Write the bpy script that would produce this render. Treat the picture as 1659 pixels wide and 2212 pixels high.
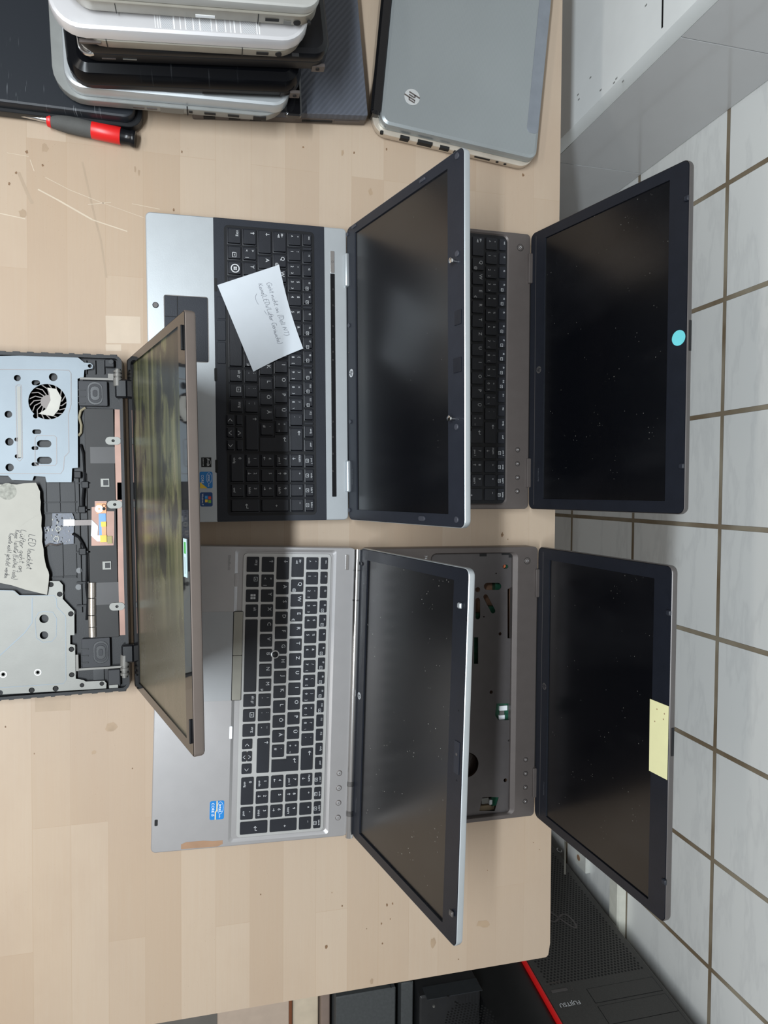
import bpy, bmesh, math, random
from mathutils import Vector, Matrix
from mathutils.geometry import tessellate_polygon, delaunay_2d_cdt
random.seed(7)
PI = math.pi
scn = bpy.context.scene
COL = scn.collection
for o in list(bpy.data.objects): bpy.data.objects.remove(o)

# ---------------------------------------------------------------- camera
FPX, CX, CY = 1475.16, 829.5, 1106.0
R = Matrix(((0.9710111, 0.0, -0.2390342), (0.0074607, 0.9995128, 0.0303072), (0.2389178, -0.0312120, 0.9705380)))
CAM = Vector((0, 0, 0.858))
cd = bpy.data.cameras.new('camera'); cd.sensor_fit = 'VERTICAL'; cd.sensor_height = 24.0
cd.lens = 24.0 * FPX / 2212.0; cd.clip_start = 0.02; cd.clip_end = 60
cam = bpy.data.objects.new('camera', cd); COL.objects.link(cam)
cam.matrix_world = Matrix.Translation(CAM) @ R.to_4x4()
scn.camera = cam

# ---------------------------------------------------------------- world, lights, exposure
w = bpy.data.worlds.new('room_light'); scn.world = w; w.use_nodes = True
bg = w.node_tree.nodes['Background']; bg.inputs[0].default_value = (1.0, 0.975, 0.95, 1); bg.inputs[1].default_value = 0.32
def area(name, loc, target, sx, sy, power, color, euler=False):
    l = bpy.data.lights.new(name, 'AREA'); l.shape = 'RECTANGLE'; l.size = sx; l.size_y = sy
    l.energy = power; l.color = color
    o = bpy.data.objects.new(name, l); COL.objects.link(o); o.location = loc
    o.rotation_euler = (Vector(target) - Vector(loc)).to_track_quat('-Z', 'Y').to_euler()
    if euler: o.rotation_euler = (0, -target[1], 0)
    return o
area('tube_lamp_light', (-0.60, -0.03, 1.70), (0, 0.12, 0), 0.07, 1.20, 41, (0.86, 0.94, 1.0), True)
area('tube_lamp_light', (-1.26, -0.05, 1.70), (0, 0.25, 0), 0.07, 1.20, 9, (1.0, 0.93, 0.84), True)
area('side_fill_light', (-3.2, 0.9, 0.9), (0.8, 0.1, -0.2), 1.7, 1.4, 8, (0.93, 0.97, 1.0))  # added fill from the left, no known window; brightens wall and cabinet
scn.view_settings.view_transform = 'Standard'
scn.view_settings.look = 'None'
scn.view_settings.exposure = 0.0
scn.view_settings.gamma = 1.0
scn.view_settings.use_curve_mapping = False

TZ = -0.030      # table top height (0 is the height of an open laptop's deck)
FZ = -0.80       # floor
WX = 0.86        # tiled wall

def ray(px, py): return R @ Vector(((px - CX) / FPX, -(py - CY) / FPX, -1))
def at(px, py, z=TZ):
    d = ray(px, py); return CAM + d * ((z - CAM.z) / d.z)
def aty(px, py, y):
    d = ray(px, py); return CAM + d * ((y - CAM.y) / d.y)
def atx(px, py, x):
    d = ray(px, py); return CAM + d * ((x - CAM.x) / d.x)

# ---------------------------------------------------------------- materials
def lin(c):
    return tuple(((v / 255) / 12.92 if v / 255 <= 0.04045 else ((v / 255 + 0.055) / 1.055) ** 2.4) for v in c)
MATS = {}
def mat(name, rgb, rough=0.5, metal=0.0, spec=0.5, var=0.06, vscale=60, bump=0.0, bscale=900, coat=0.0, stretch=None, coords='Object'):
    if name in MATS: return MATS[name]
    m = bpy.data.materials.new(name); m.use_nodes = True; nt = m.node_tree; N = nt.nodes; L = nt.links
    b = N['Principled BSDF']; c = lin(rgb)
    b.inputs['Roughness'].default_value = rough; b.inputs['Metallic'].default_value = metal
    b.inputs['Specular IOR Level'].default_value = spec
    b.inputs['Coat Weight'].default_value = coat; b.inputs['Coat Roughness'].default_value = 0.06
    tc = N.new('ShaderNodeTexCoord'); mp = N.new('ShaderNodeMapping'); L.new(tc.outputs[coords], mp.inputs[0])
    if stretch: mp.inputs['Scale'].default_value = stretch
    nz = N.new('ShaderNodeTexNoise'); nz.inputs['Scale'].default_value = vscale; nz.inputs['Detail'].default_value = 4
    L.new(mp.outputs[0], nz.inputs['Vector'])
    rp = N.new('ShaderNodeValToRGB'); e = rp.color_ramp.elements
    e[0].position = 0.3; e[1].position = 0.7
    e[0].color = (*[x * (1 - var) for x in c], 1); e[1].color = (*[min(1, x * (1 + var)) for x in c], 1)
    L.new(nz.outputs['Fac'], rp.inputs[0]); L.new(rp.outputs[0], b.inputs['Base Color'])
    if bump:
        n2 = N.new('ShaderNodeTexNoise'); n2.inputs['Scale'].default_value = bscale; L.new(mp.outputs[0], n2.inputs['Vector'])
        bp = N.new('ShaderNodeBump'); bp.inputs['Strength'].default_value = bump; bp.inputs['Distance'].default_value = 0.001
        L.new(n2.outputs['Fac'], bp.inputs['Height']); L.new(bp.outputs[0], b.inputs['Normal'])
    MATS[name] = m; return m

def rgbramp(N, L, fac, stops):
    r = N.new('ShaderNodeValToRGB'); el = r.color_ramp.elements
    while len(el) < len(stops): el.new(0.5)
    for e, (p, c) in zip(el, stops): e.position = p; e.color = (*c, 1) if len(c) == 3 else c
    L.new(fac, r.inputs[0]); return r.outputs[0]
def mixc(N, L, fac, a, b, mode='MIX'):
    m = N.new('ShaderNodeMix'); m.data_type = 'RGBA'; m.blend_type = mode
    for s, v in ((0, fac), (6, a), (7, b)):
        if hasattr(v, 'is_linked'): L.new(v, m.inputs[s])
        else: m.inputs[s].default_value = v if s == 0 else (*v, 1)
    return m.outputs[2]
def noise(N, L, vec, scale, detail=3, sc=(1, 1, 1), rough=0.5, rot=(0, 0, 0), loc=(0, 0, 0)):
    mp = N.new('ShaderNodeMapping'); mp.inputs['Scale'].default_value = sc; mp.inputs['Rotation'].default_value = rot
    mp.inputs['Location'].default_value = loc
    L.new(vec, mp.inputs[0]); n = N.new('ShaderNodeTexNoise'); n.inputs['Scale'].default_value = scale
    n.inputs['Detail'].default_value = detail; n.inputs['Roughness'].default_value = rough
    L.new(mp.outputs[0], n.inputs['Vector']); return n.outputs['Fac']

def wood_mat():
    m = bpy.data.materials.new('beech_block'); m.use_nodes = True; nt = m.node_tree; N = nt.nodes; L = nt.links
    b = N['Principled BSDF']; b.inputs['Roughness'].default_value = 0.5; b.inputs['Specular IOR Level'].default_value = 0.35
    tc = N.new('ShaderNodeTexCoord'); v = tc.outputs['Object']
    sx = N.new('ShaderNodeSeparateXYZ'); L.new(v, sx.inputs[0]); cx = N.new('ShaderNodeCombineXYZ')
    L.new(sx.outputs['Y'], cx.inputs['X']); L.new(sx.outputs['X'], cx.inputs['Y'])
    br = N.new('ShaderNodeTexBrick'); L.new(cx.outputs[0], br.inputs['Vector'])
    br.offset = 0.37; br.offset_frequency = 3; br.squash = 1.0
    for k, x in (('Scale', 1.0), ('Mortar Size', 0.0003), ('Mortar Smooth', 0.6), ('Bias', 0.0), ('Brick Width', 0.41), ('Row Height', 0.043)):
        br.inputs[k].default_value = x
    br.inputs['Color1'].default_value = (*lin((182, 164, 144)), 1); br.inputs['Color2'].default_value = (*lin((171, 150, 128)), 1)
    br.inputs['Mortar'].default_value = (*lin((168, 146, 122)), 1)
    c = br.outputs['Color']
    g = noise(N, L, v, 1, 4, (260, 7, 1), 0.6); c = mixc(N, L, rgbramp(N, L, g, [(0.3, (0.12,) * 3), (0.75, (0.0,) * 3)]), c, lin((170, 136, 104)))
    g2 = noise(N, L, v, 5, 5, (1, 0.6, 1), 0.65); c = mixc(N, L, rgbramp(N, L, g2, [(0.46, (0,) * 3), (0.72, (0.5,) * 3)]), c, lin((164, 142, 122)))
    # grey wear towards the user's corner of the bench
    g3 = noise(N, L, v, 1.6, 3, (1, 1, 1), 0.5, loc=(3.1, 0.7, 0)); c = mixc(N, L, rgbramp(N, L, g3, [(0.44, (0,) * 3), (0.72, (0.4,) * 3)]), c, lin((166, 154, 142)))
    vo = N.new('ShaderNodeTexVoronoi'); mp = N.new('ShaderNodeMapping'); mp.inputs['Scale'].default_value = (70, 28, 1); L.new(v, mp.inputs[0]); L.new(mp.outputs[0], vo.inputs['Vector'])
    sp = rgbramp(N, L, vo.outputs['Distance'], [(0.035, (0.55,) * 3), (0.07, (0,) * 3)])
    cut = rgbramp(N, L, noise(N, L, v, 9, 2), [(0.5, (0,) * 3), (0.6, (1,) * 3)])
    c = mixc(N, L, mixc(N, L, 1.0, sp, cut, 'MULTIPLY'), c, lin((110, 84, 60)))
    L.new(c, b.inputs['Base Color'])
    bp = N.new('ShaderNodeBump'); bp.inputs['Strength'].default_value = 0.12; bp.inputs['Distance'].default_value = 0.0006
    L.new(noise(N, L, v, 1, 3, (500, 30, 1)), bp.inputs['Height']); L.new(bp.outputs[0], b.inputs['Normal'])
    MATS['wood'] = m; return m

def tile_mat():
    m = bpy.data.materials.new('marbled_wall_tile'); m.use_nodes = True; nt = m.node_tree; N = nt.nodes; L = nt.links
    b = N['Principled BSDF']; b.inputs['Specular IOR Level'].default_value = 0.5
    tc = N.new('ShaderNodeTexCoord'); v = tc.outputs['Object']
    sx = N.new('ShaderNodeSeparateXYZ'); L.new(v, sx.inputs[0]); cx = N.new('ShaderNodeCombineXYZ')
    L.new(sx.outputs['Y'], cx.inputs['X']); L.new(sx.outputs['Z'], cx.inputs['Y'])
    mp = N.new('ShaderNodeMapping'); mp.inputs['Location'].default_value = (0.0579 + 0.1982 * 20, 0.1654 + 0.2567 * 20, 0); L.new(cx.outputs[0], mp.inputs[0])
    br = N.new('ShaderNodeTexBrick'); L.new(mp.outputs[0], br.inputs['Vector']); br.offset = 0.0; br.squash = 1.0
    for k, x in (('Scale', 1.0), ('Mortar Size', 0.0045), ('Mortar Smooth', 0.15), ('Bias', 0.0), ('Brick Width', 0.1982), ('Row Height', 0.2567)):
        br.inputs[k].default_value = x
    br.inputs['Color1'].default_value = (*lin((236, 238, 236)), 1); br.inputs['Color2'].default_value = (*lin((230, 232, 230)), 1)
    br.inputs['Mortar'].default_value = (*lin((118, 102, 80)), 1)
    c = br.outputs['Color']
    ve = noise(N, L, v, 1, 5, (3, 3.5, 16), 0.6, rot=(0.8, 0, 0))
    vein = rgbramp(N, L, ve, [(0.46, (0,) * 3), (0.5, (0.13,) * 3), (0.56, (0,) * 3)])
    inv = N.new('ShaderNodeMath'); inv.operation = 'SUBTRACT'; inv.inputs[0].default_value = 1.0; L.new(br.outputs['Fac'], inv.inputs[1])
    mm = N.new('ShaderNodeMath'); mm.operation = 'MULTIPLY'; L.new(vein, mm.inputs[0]); L.new(inv.outputs[0], mm.inputs[1])
    c = mixc(N, L, mm.outputs[0], c, lin((158, 160, 164)))
    gd = noise(N, L, v, 6, 4); mg = N.new('ShaderNodeMath'); mg.operation = 'MULTIPLY'; L.new(rgbramp(N, L, gd, [(0.4, (0,) * 3), (0.62, (0.75,) * 3)]), mg.inputs[0]); L.new(br.outputs['Fac'], mg.inputs[1])
    c = mixc(N, L, mg.outputs[0], c, lin((168, 160, 142)))
    L.new(c, b.inputs['Base Color'])
    rr = N.new('ShaderNodeMapRange'); L.new(br.outputs['Fac'], rr.inputs[0]); rr.inputs[3].default_value = 0.3; rr.inputs[4].default_value = 0.9
    L.new(rr.outputs[0], b.inputs['Roughness'])
    bp = N.new('ShaderNodeBump'); bp.inputs['Strength'].default_value = 0.8; bp.inputs['Distance'].default_value = 0.002; bp.invert = True
    L.new(br.outputs['Fac'], bp.inputs['Height']); L.new(bp.outputs[0], b.inputs['Normal'])
    MATS['tile'] = m; return m

def screen_mat(name, rgb, rough, dust=0.6, sp_=0.9):
    m = bpy.data.materials.new(name); m.use_nodes = True; nt = m.node_tree; N = nt.nodes; L = nt.links
    b = N['Principled BSDF']; b.inputs['Roughness'].default_value = rough; b.inputs['Specular IOR Level'].default_value = sp_
    tc = N.new('ShaderNodeTexCoord'); v = tc.outputs['Object']
    vo = N.new('ShaderNodeTexVoronoi'); vo.inputs['Scale'].default_value = 210; L.new(v, vo.inputs['Vector'])
    sp = rgbramp(N, L, vo.outputs['Distance'], [(0.07, (0.8,) * 3), (0.15, (0,) * 3)])
    cut = rgbramp(N, L, noise(N, L, v, 38, 3), [(0.56, (0,) * 3), (0.66, (dust,) * 3)])
    f = mixc(N, L, 1.0, sp, cut, 'MULTIPLY')
    sm = rgbramp(N, L, noise(N, L, v, 9, 5, (1, 0.4, 1)), [(0.5, (0,) * 3), (0.75, (0.02,) * 3)])
    c = mixc(N, L, sm, lin(rgb), lin((150, 150, 155)))
    c = mixc(N, L, f, c, lin((190, 188, 180)))
    L.new(c, b.inputs['Base Color'])
    MATS[name] = m; return m

def smeared_reflection_mat():
    m = bpy.data.materials.new('smeared_reflection_display'); m.use_nodes = True; nt = m.node_tree; N = nt.nodes; L = nt.links
    b = N['Principled BSDF']
    tc = N.new('ShaderNodeTexCoord'); v = tc.outputs['Object']
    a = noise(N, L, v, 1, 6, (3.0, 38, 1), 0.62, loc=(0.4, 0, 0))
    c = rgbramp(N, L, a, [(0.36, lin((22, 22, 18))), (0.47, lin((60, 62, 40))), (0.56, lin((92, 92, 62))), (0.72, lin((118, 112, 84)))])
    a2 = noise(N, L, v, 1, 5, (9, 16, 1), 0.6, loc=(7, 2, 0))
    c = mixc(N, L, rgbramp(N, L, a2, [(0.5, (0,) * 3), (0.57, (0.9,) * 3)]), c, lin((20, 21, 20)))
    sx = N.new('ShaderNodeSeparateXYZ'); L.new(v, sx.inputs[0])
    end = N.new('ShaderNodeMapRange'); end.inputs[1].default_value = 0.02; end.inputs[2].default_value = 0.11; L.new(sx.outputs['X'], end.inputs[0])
    c = mixc(N, L, end.outputs[0], c, lin((88, 82, 68)))  # reflected bench wood painted in: smears fade to taupe at one end
    L.new(c, b.inputs['Base Color'])
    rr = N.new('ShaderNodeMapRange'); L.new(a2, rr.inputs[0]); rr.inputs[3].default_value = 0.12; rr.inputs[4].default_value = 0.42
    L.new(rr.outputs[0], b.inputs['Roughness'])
    MATS['smeared'] = m; return m

def scratched_mat(name, rgb, rough, amount=0.5, sc=30, spec=0.5):
    m = bpy.data.materials.new(name); m.use_nodes = True; nt = m.node_tree; N = nt.nodes; L = nt.links
    b = N['Principled BSDF']; b.inputs['Roughness'].default_value = rough; b.inputs['Specular IOR Level'].default_value = spec
    tc = N.new('ShaderNodeTexCoord'); v = tc.outputs['Object']
    def lines(rot, s, lo):
        n = noise(N, L, v, 1, 2, (s * 9, s * 0.5, 1), 0.5, rot=(0, 0, rot)); return rgbramp(N, L, n, [(lo, (0,) * 3), (lo + 0.03, (amount,) * 3)])
    s = mixc(N, L, 1.0, lines(0.6, sc, 0.68), lines(-0.9, sc, 0.69), 'ADD')
    cut = rgbramp(N, L, noise(N, L, v, 14, 3), [(0.5, (0,) * 3), (0.62, (1,) * 3)])
    c = mixc(N, L, mixc(N, L, 1.0, s, cut, 'MULTIPLY'), lin(rgb), lin((150, 155, 160)))
    L.new(c, b.inputs['Base Color']); MATS[name] = m; return m

def stripe_mat(name, rgb, rgb2, scale, rot, rough, bumpy=0.5, metal=0.0):
    m = bpy.data.materials.new(name); m.use_nodes = True; nt = m.node_tree; N = nt.nodes; L = nt.links
    b = N['Principled BSDF']; b.inputs['Roughness'].default_value = rough; b.inputs['Metallic'].default_value = metal
    tc = N.new('ShaderNodeTexCoord'); mp = N.new('ShaderNodeMapping'); mp.inputs['Rotation'].default_value = (0, 0, rot); L.new(tc.outputs['Object'], mp.inputs[0])
    wv = N.new('ShaderNodeTexWave'); wv.inputs['Scale'].default_value = scale; wv.inputs['Distortion'].default_value = 0.4; L.new(mp.outputs[0], wv.inputs['Vector'])
    cut = rgbramp(N, L, noise(N, L, tc.outputs['Object'], 7, 2), [(0.4, (0.15,) * 3), (0.65, (1,) * 3)])
    c = mixc(N, L, mixc(N, L, 1.0, rgbramp(N, L, wv.outputs['Fac'], [(0.35, (0,) * 3), (0.75, (1,) * 3)]), cut, 'MULTIPLY'), lin(rgb), lin(rgb2))
    L.new(c, b.inputs['Base Color'])
    if bumpy:
        bp = N.new('ShaderNodeBump'); bp.inputs['Strength'].default_value = bumpy; bp.inputs['Distance'].default_value = 0.0008
        L.new(wv.outputs['Fac'], bp.inputs['Height']); L.new(bp.outputs[0], b.inputs['Normal'])
    MATS[name] = m; return m

# ---------------------------------------------------------------- mesh building
TXT = {}
def text_mesh(s):
    if s in TXT: return TXT[s]
    cu = bpy.data.curves.new('glyphs', 'FONT'); cu.body = s; cu.size = 1.0; cu.resolution_u = 2
    ob = bpy.data.objects.new('glyphs', cu); me = bpy.data.meshes.new_from_object(ob)
    vs = [Vector((v.co.x, v.co.y, 0)) for v in me.vertices]; fs = [tuple(p.vertices) for p in me.polygons]
    if vs:
        cx = (min(v.x for v in vs) + max(v.x for v in vs)) / 2; cy = (min(v.y for v in vs) + max(v.y for v in vs)) / 2
        h = max(v.y for v in vs) - min(v.y for v in vs); wd = max(v.x for v in vs) - min(v.x for v in vs)
        vs = [Vector((v.x - cx, v.y - cy, 0)) for v in vs]
    else: h = wd = 0
    bpy.data.objects.remove(ob); bpy.data.meshes.remove(me); bpy.data.curves.remove(cu)
    TXT[s] = (vs, fs, wd, h); return TXT[s]

def rrect(x0, x1, y0, y1, r, n=4):
    r = max(1e-5, min(r, (x1 - x0) / 2 - 1e-6, (y1 - y0) / 2 - 1e-6)); P = []
    for cx, cy, a in ((x1 - r, y1 - r, 0), (x0 + r, y1 - r, 90), (x0 + r, y0 + r, 180), (x1 - r, y0 + r, 270)):
        for k in range(n + 1):
            t = math.radians(a + 90 * k / n); P.append((cx + r * math.cos(t), cy + r * math.sin(t)))
    return P
def circ(cx, cy, r, n=20): return [(cx + r * math.cos(2 * PI * k / n), cy + r * math.sin(2 * PI * k / n)) for k in range(n)]
def caps(x0, y0, x1, y1, r, n=8):
    a = math.atan2(y1 - y0, x1 - x0); P = []
    for k in range(n + 1): t = a - PI / 2 + PI * k / n; P.append((x1 + r * math.cos(t), y1 + r * math.sin(t)))
    for k in range(n + 1): t = a + PI / 2 + PI * k / n; P.append((x0 + r * math.cos(t), y0 + r * math.sin(t)))
    return P

def inpoly(x, y, P):
    c = False; j = len(P) - 1
    for i in range(len(P)):
        if (P[i][1] > y) != (P[j][1] > y) and x < (P[j][0] - P[i][0]) * (y - P[i][1]) / (P[j][1] - P[i][1]) + P[i][0]: c = not c
        j = i
    return c

class MB:
    def __init__(s): s.v = []; s.f = []; s.m = []; s.X = Matrix.Identity(4)
    def add(s, vs, fs, mi=0):
        o = len(s.v); s.v += [s.X @ Vector(v) for v in vs]; s.f += [tuple(i + o for i in f) for f in fs]; s.m += [mi] * len(fs)
        return s
    def box(s, x0, x1, y0, y1, z0, z1, mi=0, b=0.0):
        if b: return s.rings(x0, x1, y0, y1, b, [(b, z0), (0, z0 + b), (0, z1 - b), (b, z1)], mi, n=2)
        vs = [(x, y, z) for z in (z0, z1) for x, y in ((x0, y0), (x1, y0), (x1, y1), (x0, y1))]
        return s.add(vs, [(3, 2, 1, 0), (4, 5, 6, 7), (0, 1, 5, 4), (1, 2, 6, 5), (2, 3, 7, 6), (3, 0, 4, 7)], mi)
    def rings(s, x0, x1, y0, y1, r, rg, mi=0, n=4, top=True, bot=True, topmi=None, hole=None):
        vs = []; fs = []; K = 4 * (n + 1)
        for ins, z in rg:
            for x, y in rrect(x0 + ins, x1 - ins, y0 + ins, y1 - ins, max(r - ins, 0.00005), n): vs.append((x, y, z))
        for j in range(len(rg) - 1):
            for k in range(K):
                a = j * K + k; b = j * K + (k + 1) % K; fs.append((a, b, b + K, a + K))
        if bot: fs.append(tuple(reversed(range(K))))
        s.add(vs, fs, mi)
        L = len(rg) - 1
        if top: 
            T = [vs[L * K + k] for k in range(K)]
            if hole: s.poly([(p[0], p[1]) for p in T], T[0][2], T[0][2], topmi if topmi is not None else mi, holes=hole)
            else: s.add(T, [tuple(range(K))], topmi if topmi is not None else mi)
        return s
    def slab(s, x0, x1, y0, y1, z0, z1, r, b=0.001, mi=0, bb=None, **k):
        bb = b if bb is None else bb
        rg = [(bb, z0), (bb * 0.3, z0 + bb * 0.3), (0, z0 + bb), (0, z1 - b), (b * 0.3, z1 - b * 0.3), (b, z1)]
        return s.rings(x0, x1, y0, y1, r, rg, mi, **k)
    def poly(s, outer, z0, z1, mi=0, holes=(), side=None):
        loops = [list(outer)] + [list(h) for h in holes]
        if len(loops) > 1:
            V2 = [Vector((p[0] * 100, p[1] * 100)) for l in loops for p in l]; E = []; o = 0
            for l in loops: E += [(o + i, o + (i + 1) % len(l)) for i in range(len(l))]; o += len(l)
            R_ = delaunay_2d_cdt(V2, E, [], 0, 1e-7); flat = [(p.x / 100, p.y / 100) for p in R_[0]]; ft = []
            for t in R_[2]:
                gx = sum(flat[i][0] for i in t) / 3; gy = sum(flat[i][1] for i in t) / 3
                if inpoly(gx, gy, loops[0]) and not any(inpoly(gx, gy, h) for h in loops[1:]): ft.append(tuple(t))
        else:
            tris = tessellate_polygon([[Vector((p[0], p[1], 0)) for p in loops[0]]]); flat = list(loops[0]); ft = []
            for t in tris:
                a, b, c = (Vector(flat[i]) for i in t)
                if (b - a).cross(c - a) < 0: t = (t[0], t[2], t[1])
                ft.append(tuple(t))
        s.add([(p[0], p[1], z1) for p in flat], ft, mi)
        if z1 > z0:
            s.add([(p[0], p[1], z0) for p in flat], [tuple(reversed(t)) for t in ft], mi)
            o = 0
            for li, l in enumerate(loops):
                K = len(l); ar = sum(l[i][0] * l[(i + 1) % K][1] - l[(i + 1) % K][0] * l[i][1] for i in range(K))
                vs = [(p[0], p[1], z0) for p in l] + [(p[0], p[1], z1) for p in l]
                fs = [(i, (i + 1) % K, (i + 1) % K + K, i + K) for i in range(K)]
                if (ar < 0) != (li > 0): fs = [tuple(reversed(f)) for f in fs]
                s.add(vs, fs, side if side is not None else mi)
        return s
    def cyl(s, p0, p1, r, n=16, mi=0, r1=None):
        return s.lathe(p0, p1, [(0, r), (1, r if r1 is None else r1)], n, mi)
    def lathe(s, p0, p1, prof, n=20, mi=0):
        p0 = Vector(p0); d = Vector(p1) - p0; q = d.to_track_quat('Z', 'Y').to_matrix(); vs = []; fs = []
        for t, r in prof:
            for k in range(n):
                a = 2 * PI * k / n; vs.append(p0 + d * t + q @ Vector((r * math.cos(a), r * math.sin(a), 0)))
        for j in range(len(prof) - 1):
            for k in range(n): fs.append((j * n + k, j * n + (k + 1) % n, (j + 1) * n + (k + 1) % n, (j + 1) * n + k))
        fs.append(tuple(reversed(range(n)))); fs.append(tuple(range((len(prof) - 1) * n, len(prof) * n)))
        return s.add(vs, fs, mi)
    def tube(s, pts, r, n=8, mi=0):
        pts = [Vector(p) for p in pts]; vs = []; fs = []
        for i, p in enumerate(pts):
            d = (pts[min(i + 1, len(pts) - 1)] - pts[max(i - 1, 0)]).normalized(); q = d.to_track_quat('Z', 'Y').to_matrix()
            for k in range(n): a = 2 * PI * k / n; vs.append(p + q @ Vector((r * math.cos(a), r * math.sin(a), 0)))
        for j in range(len(pts) - 1):
            for k in range(n): fs.append((j * n + k, j * n + (k + 1) % n, (j + 1) * n + (k + 1) % n, (j + 1) * n + k))
        fs.append(tuple(reversed(range(n)))); fs.append(tuple(range((len(pts) - 1) * n, len(pts) * n)))
        return s.add(vs, fs, mi)
    def text(s, t, x, y, z, size, mi=0, width=None, shear=0.0, align='c', rot=0.0):
        vs, fs, wd, h = text_mesh(t)
        if not vs: return s
        k = size if width is None else width / wd
        ox = wd * k / 2 if align == 'l' else 0
        c, sn = math.cos(rot), math.sin(rot)
        def T(v):
            a = (v.x + shear * v.y) * k + ox; b = v.y * k; return (x + c * a - sn * b, y + sn * a + c * b, z)
        return s.add([T(v) for v in vs], fs, mi)
    def ribbon(s, pts, wd, z, mi=0, zf=None):
        P = [Vector((p[0], p[1])) for p in pts]; vs = []; fs = []
        for i, p in enumerate(P):
            d = (P[min(i + 1, len(P) - 1)] - P[max(i - 1, 0)])
            d = d.normalized() if d.length > 1e-9 else Vector((1, 0)); nn = Vector((-d.y, d.x)) * wd / 2
            for sg in (1, -1):
                q = p + nn * sg; vs.append((q.x, q.y, z if zf is None else zf(q.x, q.y) + z))
        for i in range(len(P) - 1): fs.append((2 * i + 1, 2 * i + 3, 2 * i + 2, 2 * i))
        return s.add(vs, fs, mi)
    def build(s, name, mats, parent=None, M=None, smooth=35):
        me = bpy.data.meshes.new(name); me.from_pydata(s.v, [], s.f)
        for m in (mats if isinstance(mats, (list, tuple)) else [mats]): me.materials.append(m)
        me.polygons.foreach_set('material_index', s.m)
        me.polygons.foreach_set('use_smooth', [True] * len(s.f)); me.update()
        me.set_sharp_from_angle(angle=math.radians(smooth))
        o = bpy.data.objects.new(name, me); COL.objects.link(o)
        if parent: o.parent = parent
        if M is not None: o.matrix_basis = M
        return o
def root(name, label, cat, M, group=None):
    o = bpy.data.objects.new(name, None); COL.objects.link(o); o.empty_display_size = 0.05; o.matrix_basis = M
    o['label'] = label; o['category'] = cat
    if group: o['group'] = group
    return o
def tag(o, label, cat, group=None):
    o['label'] = label; o['category'] = cat
    if group: o['group'] = group
    return o
def lab(o, s): o['label'] = s; return o

# ---------------------------------------------------------------- palette
wood_mat(); tile_mat(); smeared_reflection_mat()
scr1 = screen_mat('matte_screen', (9, 10, 14), 0.25, 0.15); scr2 = screen_mat('dusty_black_screen', (6, 7, 11), 0.22, 0.35, 0.65); scr3 = screen_mat('very_dusty_screen', (9, 9, 11), 0.27, 1.0)
silver = mat('silver_plastic', (180, 185, 188), 0.38, 0.5, var=0.02, bump=0.03)
warmsilver = mat('warm_silver', (172, 170, 170), 0.38, 0.6, var=0.02, bump=0.03)
chrome = mat('bright_metal', (215, 215, 215), 0.18, 1.0, var=0.02)
gun = mat('gunmetal_plastic', (92, 85, 82), 0.42, 0.35, var=0.04, bump=0.05)
gun2 = mat('gunmetal_edge', (92, 88, 87), 0.4, 0.4, var=0.03)
bez = mat('bezel_charcoal', (36, 39, 47), 0.46, spec=0.3, var=0.06, bump=0.1)
bez2 = mat('bezel_black', (24, 27, 35), 0.42, spec=0.35, var=0.08, bump=0.08)
blackp = mat('black_plastic', (22, 23, 26), 0.45, spec=0.3, var=0.1, bump=0.05)
deckblk = mat('deck_black', (38, 41, 48), 0.42, spec=0.3, var=0.05, bump=0.08)
keyblk = mat('key_black', (30, 32, 38), 0.44, spec=0.35, var=0.08, bump=0.1, bscale=1500)
legend = mat('legend_grey', (196, 198, 200), 0.6, var=0.02)
dark = mat('dark_hole', (10, 10, 11), 0.7)
gloss = mat('piano_black', (16, 16, 18), 0.05, spec=0.6, var=0.02)
gloss2 = mat('satin_black', (18, 19, 22), 0.25, spec=0.3, var=0.05)
paper = mat('white_paper', (196, 202, 208), 0.8, var=0.015)
paper2 = mat('grey_paper', (172, 170, 162), 0.85, var=0.03)
ink = mat('pencil_ink', (118, 122, 132), 0.7, var=0.1, vscale=300)
ink2 = mat('dark_ink', (60, 60, 64), 0.7)
steel = mat('galvanised_plate', (116, 124, 130), 0.5, 0.5, var=0.05, vscale=25, bump=0.03)
steel2 = mat('dull_steel_plate', (122, 122, 118), 0.5, 0.5, var=0.03, bump=0.03)
green = mat('circuit_green', (34, 82, 62), 0.4, var=0.3, vscale=220)
bluepcb = mat('circuit_blue', (44, 52, 70), 0.4, var=0.5, vscale=500)
copper = mat('copper_board', (176, 112, 74), 0.4, 0.3, var=0.1)
pinkfoil = mat('coppery_foil', (136, 106, 94), 0.45, 0.3, var=0.15, vscale=30)
red = mat('red_plastic', (214, 32, 32), 0.35, var=0.03)
rubber = mat('grey_rubber', (78, 78, 76), 0.75, var=0.1, bump=0.3, bscale=1200)
taupe = mat('taupe_cover', (104, 94, 88), 0.45, 0.2, var=0.03)
intel = mat('sticker_blue', (30, 120, 190), 0.3, var=0.05)
white = mat('white_print', (235, 238, 240), 0.5, var=0.01)
cyan = mat('cyan_paper', (108, 206, 214), 0.6, var=0.05)
yellow = mat('pale_yellow_paper', (226, 222, 172), 0.7, var=0.02)
yell = mat('yellow_print', (228, 190, 60), 0.5)
brownp = mat('brown_under_coat', (150, 118, 92), 0.6, var=0.08)
traygrey = mat('keyboard_tray_metal', (88, 84, 84), 0.42, 0.5, var=0.04, bump=0.04)
keyframe = mat('keyboard_frame_silver', (190, 190, 188), 0.35, 0.5, var=0.02)
MATS['w2'] = mat('pale_wood_scratch', (194, 179, 158), 0.6)
MATS['w3'] = mat('dark_wood_knot', (120, 92, 66), 0.6, var=0.3, vscale=500)
MATS['w4'] = mat('wood_stain', (158, 136, 112), 0.6, var=0.1)

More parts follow.
